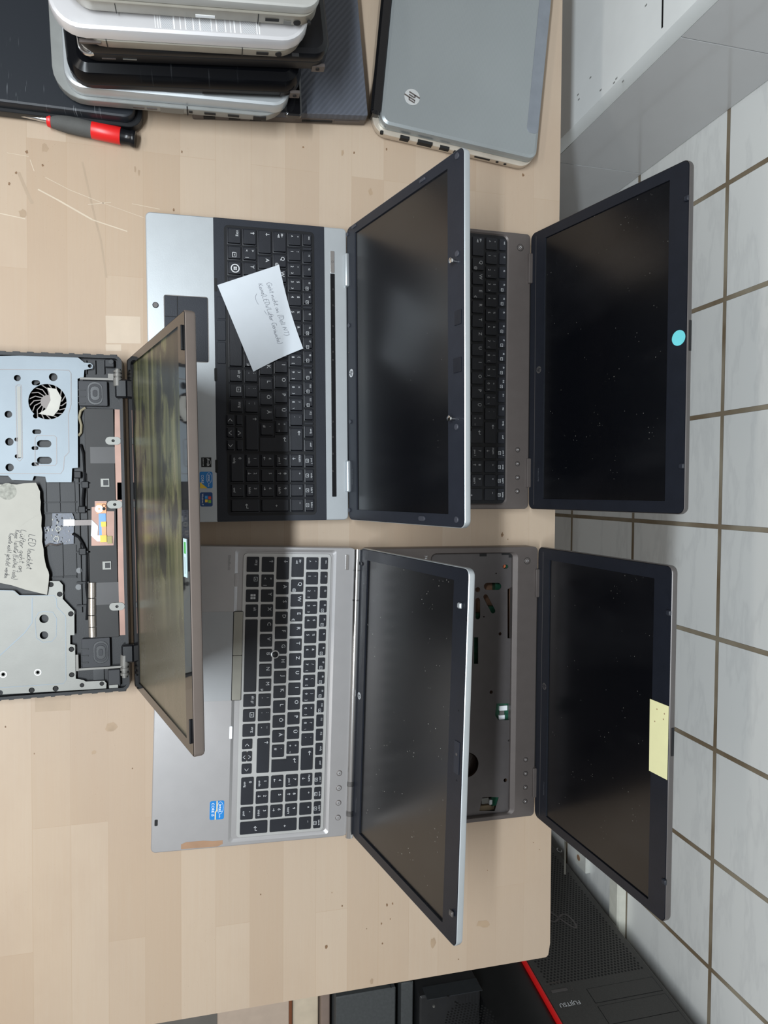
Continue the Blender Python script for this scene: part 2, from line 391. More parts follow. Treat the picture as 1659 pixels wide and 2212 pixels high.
# ---------------------------------------------------------------- handwriting (single strokes; x-height .5, cap height 1)
HW = {
 'G': [(.62, [(.58, .85), (.4, 1), (.15, .9), (.05, .5), (.15, .08), (.4, 0), (.56, .2), (.56, .45), (.34, .42)])],
 'K': [(.6, [(.08, 1), (.08, 0)]), (0, [(.52, 1), (.1, .48), (.55, 0)])],
 'L': [(.55, [(.12, 1), (.06, .02), (.5, .06)])], 'E': [(.55, [(.5, .98), (.1, .95), (.06, .04), (.5, .02)]), (0, [(.08, .52), (.42, .54)])],
 'D': [(.62, [(.1, 1), (.08, 0), (.4, .1), (.56, .45), (.45, .85), (.02, 1)])], 'N': [(.62, [(.06, 0), (.1, 1), (.48, 0), (.54, 1)])],
 'T': [(.55, [(.02, .95), (.56, 1)]), (0, [(.3, 1), (.26, 0)])], 'A': [(.6, [(.02, 0), (.3, 1), (.52, 0)]), (0, [(.12, .38), (.46, .36)])],
 'a': [(.44, [(.36, .45), (.12, .46), (.04, .2), (.14, 0), (.32, .16), (.36, .45), (.36, .08), (.44, .02)])],
 'e': [(.4, [(.04, .22), (.3, .3), (.28, .48), (.1, .46), (.03, .2), (.14, 0), (.38, .08)])],
 'h': [(.42, [(.08, 1), (.04, 0), (.1, .34), (.24, .48), (.32, .34), (.32, .02), (.42, .04)])],
 't': [(.3, [(.16, .9), (.12, .08), (.28, .04)]), (0, [(.0, .56), (.3, .58)])],
 'n': [(.42, [(.04, .48), (.05, 0), (.1, .3), (.24, .48), (.3, .34), (.31, .02), (.4, .04)])],
 'i': [(.2, [(.06, .46), (.06, .04), (.18, .06)]), (0, [(.08, .68), (.09, .72)])],
 'c': [(.36, [(.32, .4), (.18, .48), (.04, .26), (.12, .02), (.34, .06)])],
 'l': [(.2, [(.06, 1), (.05, .08), (.18, .04)])], 's': [(.32, [(.28, .44), (.1, .44), (.1, .3), (.26, .18), (.22, .02), (.02, .04)])],
 'f': [(.28, [(.3, .94), (.16, .92), (.12, .5), (.1, -.2)]), (0, [(.0, .48), (.26, .5)])],
 'r': [(.3, [(.04, .48), (.05, 0), (.08, .3), (.2, .46), (.3, .42)])],
 'u': [(.42, [(.04, .46), (.06, .08), (.2, .0), (.32, .2), (.34, .46), (.34, .04), (.42, .04)])],
 'g': [(.42, [(.34, .44), (.1, .46), (.04, .2), (.16, .04), (.34, .2), (.34, .46), (.32, -.3), (.1, -.34)])],
 'o': [(.4, [(.2, .46), (.04, .28), (.12, .02), (.3, .06), (.34, .32), (.2, .46)])],
 'd': [(.42, [(.32, .44), (.1, .46), (.04, .18), (.16, 0), (.32, .2), (.34, 1), (.34, .04), (.42, .02)])],
 'w': [(.52, [(.04, .46), (.12, .02), (.24, .38), (.36, .02), (.46, .48)])],
 '(': [(.26, [(.24, 1.1), (.08, .7), (.06, .2), (.2, -.2)])], ')': [(.26, [(.04, 1.1), (.2, .7), (.2, .2), (.02, -.2)])],
 '/': [(.34, [(.3, 1.05), (.02, -.1)])], '.': [(.14, [(.04, .02), (.07, .04)])], ' ': [(.32, [])], ']': [(.26, [(.0, 1.1), (.2, 1.05), (.18, -.1), (-.05, -.15)])], '?': [(.3, [(.05, .8), (.2, 1), (.26, .7), (.1, .3)])]}
HW['ü'] = HW['u'] + [(0, [(.1, .66), (.12, .72)]), (0, [(.26, .66), (.28, .72)])]
HW['ä'] = HW['a'] + [(0, [(.1, .66), (.12, .72)]), (0, [(.26, .66), (.28, .72)])]
def handwrite(mb, s, p0, p1, h, wd, z, mi, zf=None, seed=1):
    rnd = random.Random(seed); p0 = Vector(p0); p1 = Vector(p1); d = p1 - p0; L = d.length; d.normalize(); up = Vector((-d.y, d.x))
    tot = sum(HW[c][0][0] for c in s); k = L / tot; x = 0
    for c in s:
        jy = rnd.uniform(-.04, .05) * h; jh = rnd.uniform(.9, 1.1)
        for _, st in HW[c]:
            if len(st) < 2: continue
            pts = []
            for i in range(len(st) - 1):
                a, b = st[i], st[i + 1]
                for q in range(3): t = q / 3; pts.append((a[0] + (b[0] - a[0]) * t, a[1] + (b[1] - a[1]) * t))
            pts.append(st[-1])
            pts = [((pts[max(i - 1, 0)][0] + 2 * p[0] + pts[min(i + 1, len(pts) - 1)][0]) / 4, (pts[max(i - 1, 0)][1] + 2 * p[1] + pts[min(i + 1, len(pts) - 1)][1]) / 4) for i, p in enumerate(pts)]
            mb.ribbon([p0 + d * ((x + px + .15 * py) * k) + up * (py * h * jh + jy) for px, py in pts], wd, z, mi, zf)
        x += HW[c][0][0]

# ================================================================ SETTING
mb = MB(); mb.box(WX, WX + 0.12, -3.0, 2.2, FZ, 1.8)
o = mb.build('wall_right', MATS['tile']); o['kind'] = 'structure'
flm = mat('floor_tile', (120, 116, 110), 0.5, var=0.12, vscale=8)
mb = MB(); mb.box(-2.6, WX, -3.0, 2.2, FZ - 0.1, FZ)
o = mb.build('floor', flm); o['kind'] = 'structure'

# ---------------------------------------------------------------- workbench
TX1 = 0.4705; TYE = -0.676
bench = root('workbench', 'light beech butcher block workbench carrying all the laptops', 'table', Matrix.Translation((0, 0, 0)))
mb = MB()
mb.X = Matrix.Identity(4)
out = [(-1.1, TYE), (TX1 - 0.004, TYE), (TX1 - 0.0005, TYE + 0.003), (TX1 + 0.0022, TYE + 0.02), (TX1, -0.2), (TX1 - 0.001, 1.15), (-1.1, 1.15)]
ins = 0.0015
mb.poly([(x, y) for x, y in out], TZ - 0.04, TZ, 0)
S = []
def tpx(*p): return [tuple(at(x, y)[:2]) for x, y in p]
for a, b, wd in (((82, 409), (125, 432), .0016), ((125, 432), (200, 475), .0019), ((200, 475), (275, 500), .0013), ((98, 383), (150, 410), .0006), ((150, 410), (215, 436), .0006), ((215, 436), (310, 470), .0005),
                 ((0, 461), (55, 473), .0011), ((15, 330), (62, 338), .0005), ((65, 345), (74, 370), .0008), ((285, 440), (345, 452), .0006), ((190, 442), (240, 437), .0007)):
    mb.ribbon(tpx(a, b), wd, TZ + 0.00015, 1)
rk = random.Random(5)
def blot(px, py, r, mi, sx=1.0):
    c = at(px, py); pts = [(c.x + r * sx * math.cos(t) * q, c.y + r * math.sin(t) * q) for t, q in [(2 * PI * k / 11, rk.uniform(.7, 1.2)) for k in range(11)]]
    mb.poly(pts, TZ + 0.00012, TZ + 0.00012, mi)
for x, y, r in ((20, 397, .0016), (35, 373, .0018), (58, 328, .002), (375, 454, .002), (393, 328, .0018), (92, 357, .0016), (655, 318, .0012), (835, 323, .002), (1130, 378, .0022), (1085, 1155, .0035),
                (836, 1955, .0022), (848, 1952, .0016), (739, 1957, .0014), (563, 1932, .0012), (705, 2045, .0026), (824, 1995, .0016), (843, 1985, .001), (792, 2006, .001), (826, 2038, .0018), (1097, 1205 - 40, .001), (990, 2072, .001), (12, 1570, .0012), (74, 1628, .001),
                (717, 1928, .001), (1053, 1880, .0008), (1152, 1820, .0008), (1165, 1835, .0007), (286, 1660, .001), (765, 330, .0014), (1385, 500, .001)):
    if x < 1200: blot(x, y, r, 2, rk.uniform(.5, 1))
for x, y, r, sx in ((97, 320, .005, .8), (300, 372, .004, .4), (292, 366, .004, .3), (240, 1571, .0068, 1), (800, 415, .005, .6), (740, 330, .004, .5), (935, 2037, .008, .5), (803, 2120, .004, .6), (1045, 1995, .006, 1.8), (203, 1625, .003, 1), (50, 460, .005, .9)):
    blot(x, y, r, 3, sx)
for q, mi in ((((75, 1506), (152, 1504), (152, 1534), (76, 1538)), 4), (((228, 682), (303, 684), (304, 742), (230, 741)), 5), (((228, 744), (262, 744), (262, 758), (229, 758)), 5)):
    mb.poly(tpx(*reversed(q)), TZ + 0.0001, TZ + 0.0001, mi)
mb.ribbon(tpx((178, 350), (190, 405), (205, 470), (218, 520), (230, 600)), .0022, TZ + .0001, 4); mb.ribbon(tpx((40, 372), (60, 420), (70, 440)), .0035, TZ + .0001, 4)
o = mb.build('bench_top', [MATS['wood'], MATS['w2'], MATS['w3'], MATS['w4'], mat('wood_dim_patch', (163, 143, 121), 0.55, var=.04), mat('wood_light_patch', (188, 171, 151), 0.55, var=.03)], bench)
legm = mat('bench_leg_grey', (96, 98, 100), 0.5)
for x, y in ((0.36, -0.55), (-1.0, -0.55), (-1.0, 1.05), (0.36, 1.05)):
    mb = MB(); mb.box(x - .03, x + .03, y - .03, y + .03, FZ, TZ - 0.04, b=.002); mb.build('leg', legm, bench)

# ---------------------------------------------------------------- white fronted cabinet between bench and wall
CYP = 0.663
greyp = mat('glossy_grey_laminate', (204, 205, 206), 0.14, var=0.02, vscale=10, coat=0.3)
cream = mat('cream_edge_', (214, 214, 206), 0.5, var=0.02)
whitef = mat('white_front', (246, 250, 250), 0.4, var=0.02, vscale=20)
cab = root('cabinet', 'white fronted cabinet with glossy grey side panels against tiled wall', 'cabinet', Matrix.Translation((0.75, 0.9, FZ)))
def C0(x, y, z): return (x - 0.75, y - 0.9, z - FZ)
mb = MB(); mb.box(*[v for p in zip(C0(.664, CYP + .004, FZ), C0(WX - .002, 1.5, 0.55)) for v in p]); mb.build('carcass', greyp, cab)
zs = [FZ, -0.412, -0.024, 0.38, 0.55]
for a, b in zip(zs[:-1], zs[1:]):
    mb = MB(); p = C0(.657, CYP, a + .0012); q = C0(WX - .0015, CYP + .004, b - .0012)
    mb.box(p[0], q[0], p[1], q[1], p[2], q[2]); mb.build('side_panel', greyp, cab)
mb = MB(); p = C0(.628, CYP, FZ + .0); q = C0(.656, 1.5, 0.55); mb.box(p[0], q[0], p[1], q[1], p[2], q[2], 0, b=.001); f = mb.build('front_panel', [whitef], cab)
A = atx(1431, -60, .628); B = atx(1431, 60, .628)
mb = MB(); p = C0(.6272, B.y, B.z - .0015); q = C0(.629, 1.45, B.z + .0015); mb.box(p[0], q[0], p[1], q[1], p[2], q[2]); mb.build('seam', dark, f)
mb = MB()
for x, y in ((1275, 168), (1331, 170), (1345, 176), (1297, 195), (1248, 205), (1395, 12), (1250, 215), (1326, 179)):
    P = atx(x, y, .6278); c = C0(.6276, P.y, P.z); mb.box(c[0], c[0] + .0005, c[1] - .0012, c[1] + .0012, c[2] - .002, c[2] + .0035)
mb.build('scuff', mat('scuff_grey', (150, 152, 150), .7), f)
# ================================================================ OPEN LAPTOPS
def frame(x, y, z, rot): # local x = user's left to right, y = front to back
    return Matrix.Translation((x, y, z)) @ Matrix.Rotation(rot - PI / 2, 4, 'Z')
class Lap:
    def __init__(s, x, y, rot, w, d, h, a, l, name, label, group='open laptops on the bench'):
        s.w, s.d, s.a, s.l = w, d, a, l; s.t = h - TZ
        s.M = frame(x, y, TZ, rot); s.Mi = s.M.inverted(); s.h = h
        s.root = root(name, label, 'laptop', s.M, group)
        s.L = Matrix(((1, 0, 0, 0), (0, math.sin(a), -math.cos(a), 0), (0, math.cos(a), math.sin(a), s.t), (0, 0, 0, 1)))
        s.LW = s.M @ s.L; s.LWi = s.LW.inverted()
    def D(s, px, py, dz=0):       # point on the deck plane -> local
        p = s.Mi @ at(px, py, s.h + dz); return (p.x, p.y)
    def F(s, px, py, dz=0):       # point on the lid plane -> lid local
        o = s.LWi @ CAM; d = (s.LWi.to_3x3()) @ ray(px, py); k = (dz - o.z) / d.z; p = o + d * k; return (p.x, p.y)
def avg(*v): return sum(v) / len(v)

def hp_logo(mb, x, y, z, r, m_disc, m_ink, rot=0.0, slash=False):
    X = mb.X.copy(); mb.X = X @ Matrix.Translation((x, y, z)) @ Matrix.Rotation(rot, 4, 'Z')
    mb.poly(circ(0, 0, r, 32), -0.0002, 0.0, m_disc)
    z1 = 0.00025; t = r * 0.17; sl = 0.36
    def st(pts): mb.ribbon([(px * r + sl * py * r, py * r) for px, py in pts], t, z1, m_ink)
    st([(-.42, 1.0), (-.42, -.42)]); st([(-.42, .34), (-.12, .36), (-.08, .2), (-.08, -.42)])
    st([(.22, .42), (.22, -1.0)]); st([(.22, .36), (.52, .36), (.52, -.36), (.22, -.36)])
    mb.X = X

# key legends: main / (lower, upper, third)
SYM = {'1': '!', '2': '"', '3': '§', '4': '$', '5': '%', '6': '&', '7': '/', '8': '(', '9': ')', '0': '=', 'ß': '?'}
THIRD = {'2': '2', '3': '3', '7': '{', '8': '[', '9': ']', '0': '}', 'ß': '\\'}
def leg_for(k):
    if k in SYM: return [(k, -.2, -.17, .25), (SYM[k], -.2, .22, .22)] + ([(THIRD[k], .22, -.17, .2)] if k in THIRD else [])
    D = {'<': [('<', -.2, -.17, .25), ('>', -.2, .22, .25), ('|', .24, -.17, .25)], '^': [('^', -.2, -.15, .26), ('°', -.2, .24, .28)], '´': [('´', -.2, -.12, .3), ('`', -.2, .24, .3)],
         '+': [('+', -.2, -.17, .26), ('*', -.2, .2, .26), ('~', .24, -.17, .25)], '#': [('#', -.2, -.17, .25), ("'", -.2, .22, .25)], ',': [(',', -.2, -.15, .3), (';', -.2, .22, .28)],
         '.': [('.', -.2, -.15, .34), (':', -.2, .22, .28)], '-': [('-', -.2, -.15, .3), ('_', -.2, .22, .28)],
         'Q': [('Q', -.16, .18, .34), ('@', .24, -.2, .26)], 'E': [('E', -.16, .18, .34), ('€', .24, -.2, .28)], 'M': [('M', -.16, .18, .34), ('µ', .24, -.2, .28)]}
    if k in D: return D[k]
    if len(k) == 1 and k.isalpha(): return [(k, -.16, .18, .34)]
    return []
def icon(mb, kind, x, y, z, s, mi):
    r = lambda *p: mb.ribbon([(x + a * s, y + b * s) for a, b in p], s * .13, z, mi)
    if kind == 'up': r((0, -.5), (0, .5)); r((-.3, .15), (0, .5), (.3, .15))
    elif kind == 'down': r((0, .5), (0, -.5)); r((-.3, -.15), (0, -.5), (.3, -.15))
    elif kind == 'left': r((.5, 0), (-.5, 0)); r((-.15, .3), (-.5, 0), (-.15, -.3))
    elif kind == 'right': r((-.5, 0), (.5, 0)); r((.15, .3), (.5, 0), (.15, -.3))
    elif kind == 'ret': r((.5, .4), (.5, 0), (-.5, 0)); r((-.15, .3), (-.5, 0), (-.15, -.3))
    elif kind == 'tab':
        r((.4, .45), (-.3, .45)); r((-.45, .75), (-.45, .15)); r((-.05, .7), (-.3, .45), (-.05, .2)); r((-.4, -.45), (.3, -.45)); r((.45, -.15), (.45, -.75)); r((.05, -.2), (.3, -.45), (.05, -.7))
    elif kind == 'box': r((-.5, -.4), (.5, -.4), (.5, .4), (-.5, .4), (-.5, -.4)); r((-.2, 0), (.2, 0))
    elif kind == 'ring': r(*[(.5 * math.cos(t * PI / 9), .5 * math.sin(t * PI / 9)) for t in range(19)])
    elif kind == 'chev<': r((.3, .5), (-.35, 0), (.3, -.5))
    elif kind == 'chev>': r((-.3, .5), (.35, 0), (-.3, -.5))
    elif kind == 'chev^': r((-.5, -.3), (0, .35), (.5, -.3))
    elif kind == 'chevv': r((-.5, .3), (0, -.35), (.5, .3))
    elif kind == 'win':
        for a in (-.5, .06):
            for b in (-.5, .06): mb.box(x + a * s, x + (a + .44) * s, y + b * s, y + (b + .44) * s, z - .0001, z, mi)
def keyboard(lap, P0, P1, z, style, kmat, frame_mat, plate=None, rows=range(6)):
    """P0 front-left corner of the key field, P1 back-right corner (local)"""
    u0, v0 = P0; u1, v1 = P1; ok = style == 'old'
    total = 14.67 + 0.09 + 4; pu = (u1 - u0) / total; pv = (v1 - v0) / (5 + (0.72 if ok else 0.66))
    kb = MB(); e = 0.0028
    if plate: plate(kb)
    else: kb.slab(u0 - e, u1 + e, v0 - e, v1 + e, z - 0.0006, z, 0.005, 0.0003)
    kb = kb.build('keyboard', frame_mat, lap.root)
    gap = 0.0007 if ok else 0.0016; H = 0.0028 if ok else 0.0019; ls = 0.019
    def cap(x0, x1, y0, y1, legs, icons=()):
        m = MB(); cx, cy = (x0 + x1) / 2, (y0 + y1) / 2; m2x, m2y = x0 + gap, y0 + gap
        X0, X1, Y0, Y1 = x0 + gap - cx, x1 - gap - cx, y0 + gap - cy, y1 - gap - cy
        if ok:
            m.rings(X0, X1, Y0, Y1, .0012, [(0, 0), (0, .0012), (.0012, .0016)], n=3, top=False)
            m.rings(X0 + .0012, X1 - .0021, Y0 + .0016, Y1 - .0010, .0012, [(-.0002, .0012), (0, H), (.0004, H + .0002)], n=3, bot=False)
            zt = H + .0003
        else:
            m.rings(X0, X1, Y0, Y1, .0011, [(0, 0), (0, H - .0003), (.0003, H)], n=3); zt = H + .0001
        hh = (y1 - y0)
        for t, a, b, s in legs:
            m.text(t, (X0 + ls * (.5 + a)) - .0008, b * min(hh, ls) + (hh - ls) * 0 , zt, s * ls * (.85 if hh < ls * .8 else 1.0), 1)
        for kd, a, b, s in icons: icon(m, kd, X0 + ls * (.5 + a) - .0008, b * min(hh, ls), zt, s * ls, 1)
        o = m.build('key', [kmat, legend], kb, Matrix.Translation((cx, cy, z)))
        return o
    def U(k): return u0 + k * pu
    def V(r): return v0 + r * pv
    def row(r, items):
        k = 0.0
        for lb, wd in items:
            x0, x1 = U(k), U(k + wd); y0, y1 = V(r), V(r + 1)
            legs = leg_for(lb); ic = ()
            if lb in ('strg', 'alt', 'alt gr', 'fn'): legs = [(lb, -.1 if len(lb) > 3 else -.16, .2, .25)]
            if lb == 'fn' and ok: legs = []; ic = [('box', .12, -.0, .28)]
            elif lb == 'fn': legs = []; ic = [('box', -.16, .2, .26)]
            if lb == 'WIN':
                legs = []; ic = [('win', .0, .05, .2 if ok else .32)] + ([('ring', .0, .05, .5)] if ok else [])
            if lb == 'menu': ic = [('box', -.1, .18, .3)]
            if lb == 'shift': ic = [('up', -.18, .2, .24)]
            if lb == 'caps': ic = [('down', -.18, .2, .24)]
            if lb == 'tab': ic = [('tab', -.18, .05, .24)]
            if lb == 'bs': ic = [('left', -.12, .18, .28)]
            cap(x0, x1, y0, y1, legs, ic); k += wd
        return k
    if 0 in rows:
        row(0, [('strg', 1.17), ('fn', 1), ('WIN', 1), ('alt', 1), ('', 5), ('alt gr', 1), ('menu', 1), ('strg', 1)])
        a0 = 12.17; aw = 2.5 / 3
        if ok:
            f = pv * .22
            for i, (k1, k2) in enumerate((('chev<', None), ('chevv', 'chev^'), ('chev>', None))):
                y0, y1 = V(0) - f, V(1) - .001; ym = (y0 + y1) / 2 + .0008; xx = (U(a0 + i * aw), U(a0 + (i + 1) * aw))
                cap(*xx, y0, ym, [], [(k1, -.08, 0, .26)]); cap(*xx, ym, y1, [], [(k2, -.08, 0, .26)] if k2 else [])
        else:
            cap(U(a0), U(a0 + aw), V(0), V(1) - .003, [], [('chev<', -.08, 0, .24)]); cap(U(a0 + 2 * aw), U(a0 + 3 * aw), V(0), V(1) - .003, [], [('chev>', -.08, 0, .24)])
            ym = (V(0) + V(1) - .003) / 2
            cap(U(a0 + aw), U(a0 + 2 * aw), V(0), ym + gap * .8, [], [('chevv', -.1, 0, .22)]); cap(U(a0 + aw), U(a0 + 2 * aw), ym - gap * .8, V(1) - .003, [], [('chev^', -.1, 0, .22)])
    if 1 in rows: row(1, [('shift', 1.17), ('<', 1)] + [(c, 1) for c in 'YXCVBNM,.-'] + [('shift', 2.5)])
    if 2 in rows:
        row(2, [('caps', 1.67)] + [(c, 1) for c in 'ASDFGHJKLÖÄ#'])
    if 3 in rows:
        row(3, [('tab', 1.5)] + [(c, 1) for c in 'QWERTZUIOPÜ+'])
        a, b, c = U(13.5) + gap, U(13.67) + gap, U(14.67) - gap
        y0, ym, y1 = V(2) + gap, V(3) + gap, V(4) - gap
        m = MB(); m.poly([(b, y0), (c, y0), (c, y1), (a, y1), (a, ym), (b, ym)], z, z + H)
        g = .0012; m.poly([(b + g, y0 + g), (c - g, y0 + g), (c - g, y1 - g), (a + g, y1 - g), (a + g, ym + g), (b + g, ym + g)], z + H, z + H + .0002)
        icon(m, 'ret', a + .005, y1 - .005, z + H + .0003, .005, 1); m.build('key', [kmat, legend], kb)
    if 4 in rows: row(4, [(c, 1) for c in '^1234567890ß´'] + [('bs', 1.67)])
    N0 = 14.67 + .09
    if 5 in rows:
        y0, y1 = V(5), v1 - (0 if not ok else 0)
        names = ['esc'] + ['f%d' % i for i in range(1, 13)] + ['einfg', 'entf']
        k = 0.0
        for i, n in enumerate(names):
            if ok:
                wd = .93
                if n in ('f1', 'f5', 'f9', 'einfg'):
                    gw = .24 if n != 'einfg' else .24
                    m = MB(); m.rings(U(k) + .0006, U(k + gw) - .0006, y0 + .001, y1 - .001, .0008, [(0, z), (0, z + .0016), (.0004, z + .0019)], n=2); m.build('key_filler', kmat, kb); k += gw
                wd = (14.67 - .24 * 4) / 15
            else: wd = 14.67 / 15
            ic = []
            if n in ('f3', 'f4', 'f6', 'f7', 'f8', 'f9', 'f10', 'f11') and not (n == 'f11' and not ok): ic = [('box', .2, -.05, .2)]
            cap(U(k), U(k + wd), y0, y1, [(n, -.1 if len(n) > 3 else -.16, .18, .2)], ic); k += wd
        for i, n in enumerate(('pos 1', 'ende', 'bild↑', 'bild↓')):
            cap(U(N0 + i), U(N0 + i + 1), y0, y1, [(n, -.02, .22, .2)], [('box', -.02, -.2, .22)])
    pad = {4: [('num', 'down'), ('÷', None), ('×', None), ('–', None)], 3: [('7', 'pos 1'), ('8', 'up'), ('9', 'bild↑')], 2: [('4', 'left'), ('5', None), ('6', 'right')], 1: [('1', 'ende'), ('2', 'down'), ('3', 'bild↓')]}
    for r, it in pad.items():
        if r not in rows: continue
        for i, (t, s2) in enumerate(it):
            lg = [(t, -.16, .2, .26)]; ic = []
            if s2 in ('up', 'down', 'left', 'right'): ic = [(s2, -.16, -.18, .2)]
            elif s2: lg.append((s2, -.02, -.18, .2))
            cap(U(N0 + i), U(N0 + i + 1), V(r), V(r + 1), lg, ic)
    if 3 in rows: cap(U(N0 + 3), U(N0 + 4), V(2), V(4), [('+', -.0, .1, .3)])
    if 0 in rows:
        cap(U(N0 + 3), U(N0 + 4), V(0), V(2), [], [('ret', -.0, .1, .28)])
        cap(U(N0), U(N0 + 2), V(0), V(1), [('0', -.16, .2, .26), ('einfg', -.02, -.18, .2)]); cap(U(N0 + 2), U(N0 + 3), V(0), V(1), [(',', -.16, .2, .3), ('entf', -.06, -.18, .2)])
    return kb

def lid(lap, shell_m, bez_m, scr_m, scr_px, thick=0.009, r=0.008, inset=0.0012, ystart=0.0, edge_m=None, bz=0.0):
    w, l = lap.w, lap.l
    m = MB(); m.rings(-w / 2, w / 2, ystart, l, r, [(.003, -thick), (.0008, -thick + .0012), (0, -thick + .003), (0, -.0012), (.0006, -.0005), (.0010, -.0034)], n=6)
    sh = m.build('lid_shell', shell_m, lap.root, lap.L)
    q = [lap.F(*p) for p in scr_px]
    x0, x1, y0, y1 = avg(q[0][0], q[1][0]), avg(q[2][0], q[3][0]), avg(q[0][1], q[2][1]), avg(q[1][1], q[3][1])
    m = MB(); hole = rrect(x0, x1, y0, y1, .0008, 2)
    m.poly(rrect(-w / 2 + inset, w / 2 - inset, ystart + .0008, l - inset, r - inset, 6), -.0022, -.0002, holes=[hole])
    b = m.build('screen_bezel', bez_m, lap.root, lap.L)
    m = MB(); m.box(x0 - .002, x1 + .002, y0 - .002, y1 + .002, -.0032, -.0018 - bz); s = m.build('display_panel', scr_m, lap.root, lap.L)
    return sh, b, s, (x0, x1, y0, y1)
def lidbit(lap, name, build, mats, parent=None, label=None):
    m = MB(); build(m); o = m.build(name, mats, parent or lap.root, None if parent else lap.L)
    if label: o['label'] = label
    return o
def bumper(lap, b, px, py, rx=.003, ry=.003, mt=None):
    x, y = lap.F(px, py)
    lidbit(lap, 'rubber_bumper', lambda m: m.rings(x - rx, x + rx, y - ry, y + ry, min(rx, ry), [(0, -.0002), (0, .0008), (.0005, .0012)], n=5), mt or blackp, b)
def hook(lap, b, px, py, mt, s=1.0, w=.004):
    x, y = lap.F(px, py)
    def bd(m):
        m.box(x - w * s * .7, x + w * s * .7, y - .0030, y + .003, -.0002, .0030, b=.0010)
    lidbit(lap, 'latch_hook', bd, mt, b)

# ---- the silver and black open laptop, upper middle
L1 = Lap(.1636, .1482, .0137, .3705, .2426, -.0074, .293, .2452, 'laptop', 'open silver laptop with black keyboard under the handwritten white note', 'open laptops on the bench')
def deck(lap, m_, t=None, r=.006, back=.012, hole=None, front=None, bev=.0012):
    m = MB(); d = lap.d if front is None else front
    hl = None
    if hole: hl = [rrect(*hole[:4], hole[4], 4)]
    m.rings(-lap.w / 2, lap.w / 2, -d, back, r, [(.003, .0), (.0015, .002), (0, .006), (0, lap.t - bev), (bev * .3, lap.t - bev * .3), (bev, lap.t)], n=5, hole=hl)
    if hole:
        x0, x1, y0, y1, rr, sl, dp = hole
        K = 4 * 5; vs = [(x, y, lap.t) for x, y in rrect(x0, x1, y0, y1, rr, 4)] + [(x, y, lap.t - dp) for x, y in rrect(x0 + sl, x1 - sl, y0 + sl, y1 - sl, rr, 4)]
        m.add(vs, [(k, k + K, (k + 1) % K + K, (k + 1) % K) for k in range(K)] + [tuple(range(K, 2 * K))], 0)
    return m.build('base', m_, lap.root)
deck(L1, silver, back=.0)
m = MB(); m.rings(-.140, .140, -.004, .006, .002, [(0, .002), (0, .016), (.001, .018)], n=3); m.build('rear_edge', blackp, L1.root)
q0 = L1.D(460.3, 470); q1 = L1.D(700, 489.4)
t1 = L1.t
m = MB(); m.slab(-L1.w / 2 + .0002, L1.w / 2 - .0002, q0[1], q1[1], t1 - .0005, t1 + .0007, .001, .0004); m.build('keyboard_surround', deckblk, L1.root)
k0 = L1.D(487.5, 491); k1 = L1.D(681, 1107)
keyboard(L1, (k0[0], k0[1] + .0005), (k1[0], k1[1] - .001), t1 + .0008, 'old', keyblk, blackp)
# pointing stick buttons and touchpad
def plate(lap, name, x0, x1, y0, y1, z0, z1, mt, r=.001, b=.0003, parent=None, label=None):
    m = MB(); m.slab(min(x0, x1), max(x0, x1), min(y0, y1), max(y0, y1), z0, z1, r, b); o = m.build(name, mt, parent or lap.root)
    if label: o['label'] = label
    return o
for ya, yb in ((725, 902), (906, 1071), (1076, 1250)):
    p, q = L1.D(300 + 607 * .2773, 440 + ya * .2773), L1.D(300 + 678 * .2773, 440 + yb * .2773)
    plate(L1, 'touchpad_button', p[0] + .0002, q[0] - .0002, p[1], q[1], t1, t1 + .0016, deckblk, .0015, .0006)
for px, py in ((466, 615.5), (468, 1007), (466, 809.5)):
    p = L1.D(px, py); plate(L1, 'latch_slot', p[0] - .008, p[0] + .008, p[1] - .0016, p[1] + .0016, t1, t1 + .0010, dark)
p, q = L1.D(353, 636), L1.D(452, 784)
tp = plate(L1, 'touchpad', p[0], q[0], p[1], q[1], t1 - .0006, t1 + .0003, chrome, .003, .0002)
pm = L1.D(384, 700)[1]
plate(L1, 'pad_gap', p[0] + .0009, q[0] - .0009, p[1] + .0009, q[1] - .0009, t1, t1 + .0004, dark, .001, .0001, tp)
plate(L1, 'pad_surface', p[0] + .0012, q[0] - .0012, pm + .0005, q[1] - .0012, t1, t1 + .0006, deckblk, .001, .0002, tp, 'charcoal tracking surface')
xm = L1.D(370, 684)[0]
plate(L1, 'click_button', p[0] + .0012, xm - .0003, p[1] + .0012, pm - .0003, t1, t1 + .0008, deckblk, .001, .0002, tp)
plate(L1, 'click_button', xm + .0003, q[0] - .0012, p[1] + .0012, pm - .0003, t1, t1 + .0008, deckblk, .001, .0002, tp)
p = L1.D(336, 659); m = MB(); m.cyl((p[0], p[1], t1 - .001), (p[0], p[1], t1 + .0004), .0036, 20, 0); m.cyl((p[0], p[1], t1), (p[0], p[1], t1 + .0008), .0027, 20, 1); m.build('release_button', [blackp, gun2], L1.root)
p, q = L1.D(713.5, 542), L1.D(722.5, 590)
m = MB(); m.slab(p[0], q[0], p[1], q[1], t1 - .0005, t1 + .0008, .0008, .0003)
c = ((p[0] + q[0]) / 2, (p[1] + q[1]) / 2); m.ribbon(circ(c[0], c[1], .0013, 14) + [circ(c[0], c[1], .0013, 14)[0]], .0003, t1 + .0009, 1); m.build('power_button', [chrome, ink2], L1.root)
r_ = L1.D(713.5, 591); q = (L1.D(725, 1073)[0], L1.D(723, 591)[1] + .0005)
m = MB(); m.slab(r_[0], q[0], r_[1], q[1] - .0005, t1 - .0005, t1 + .0006, .0008, .0003)
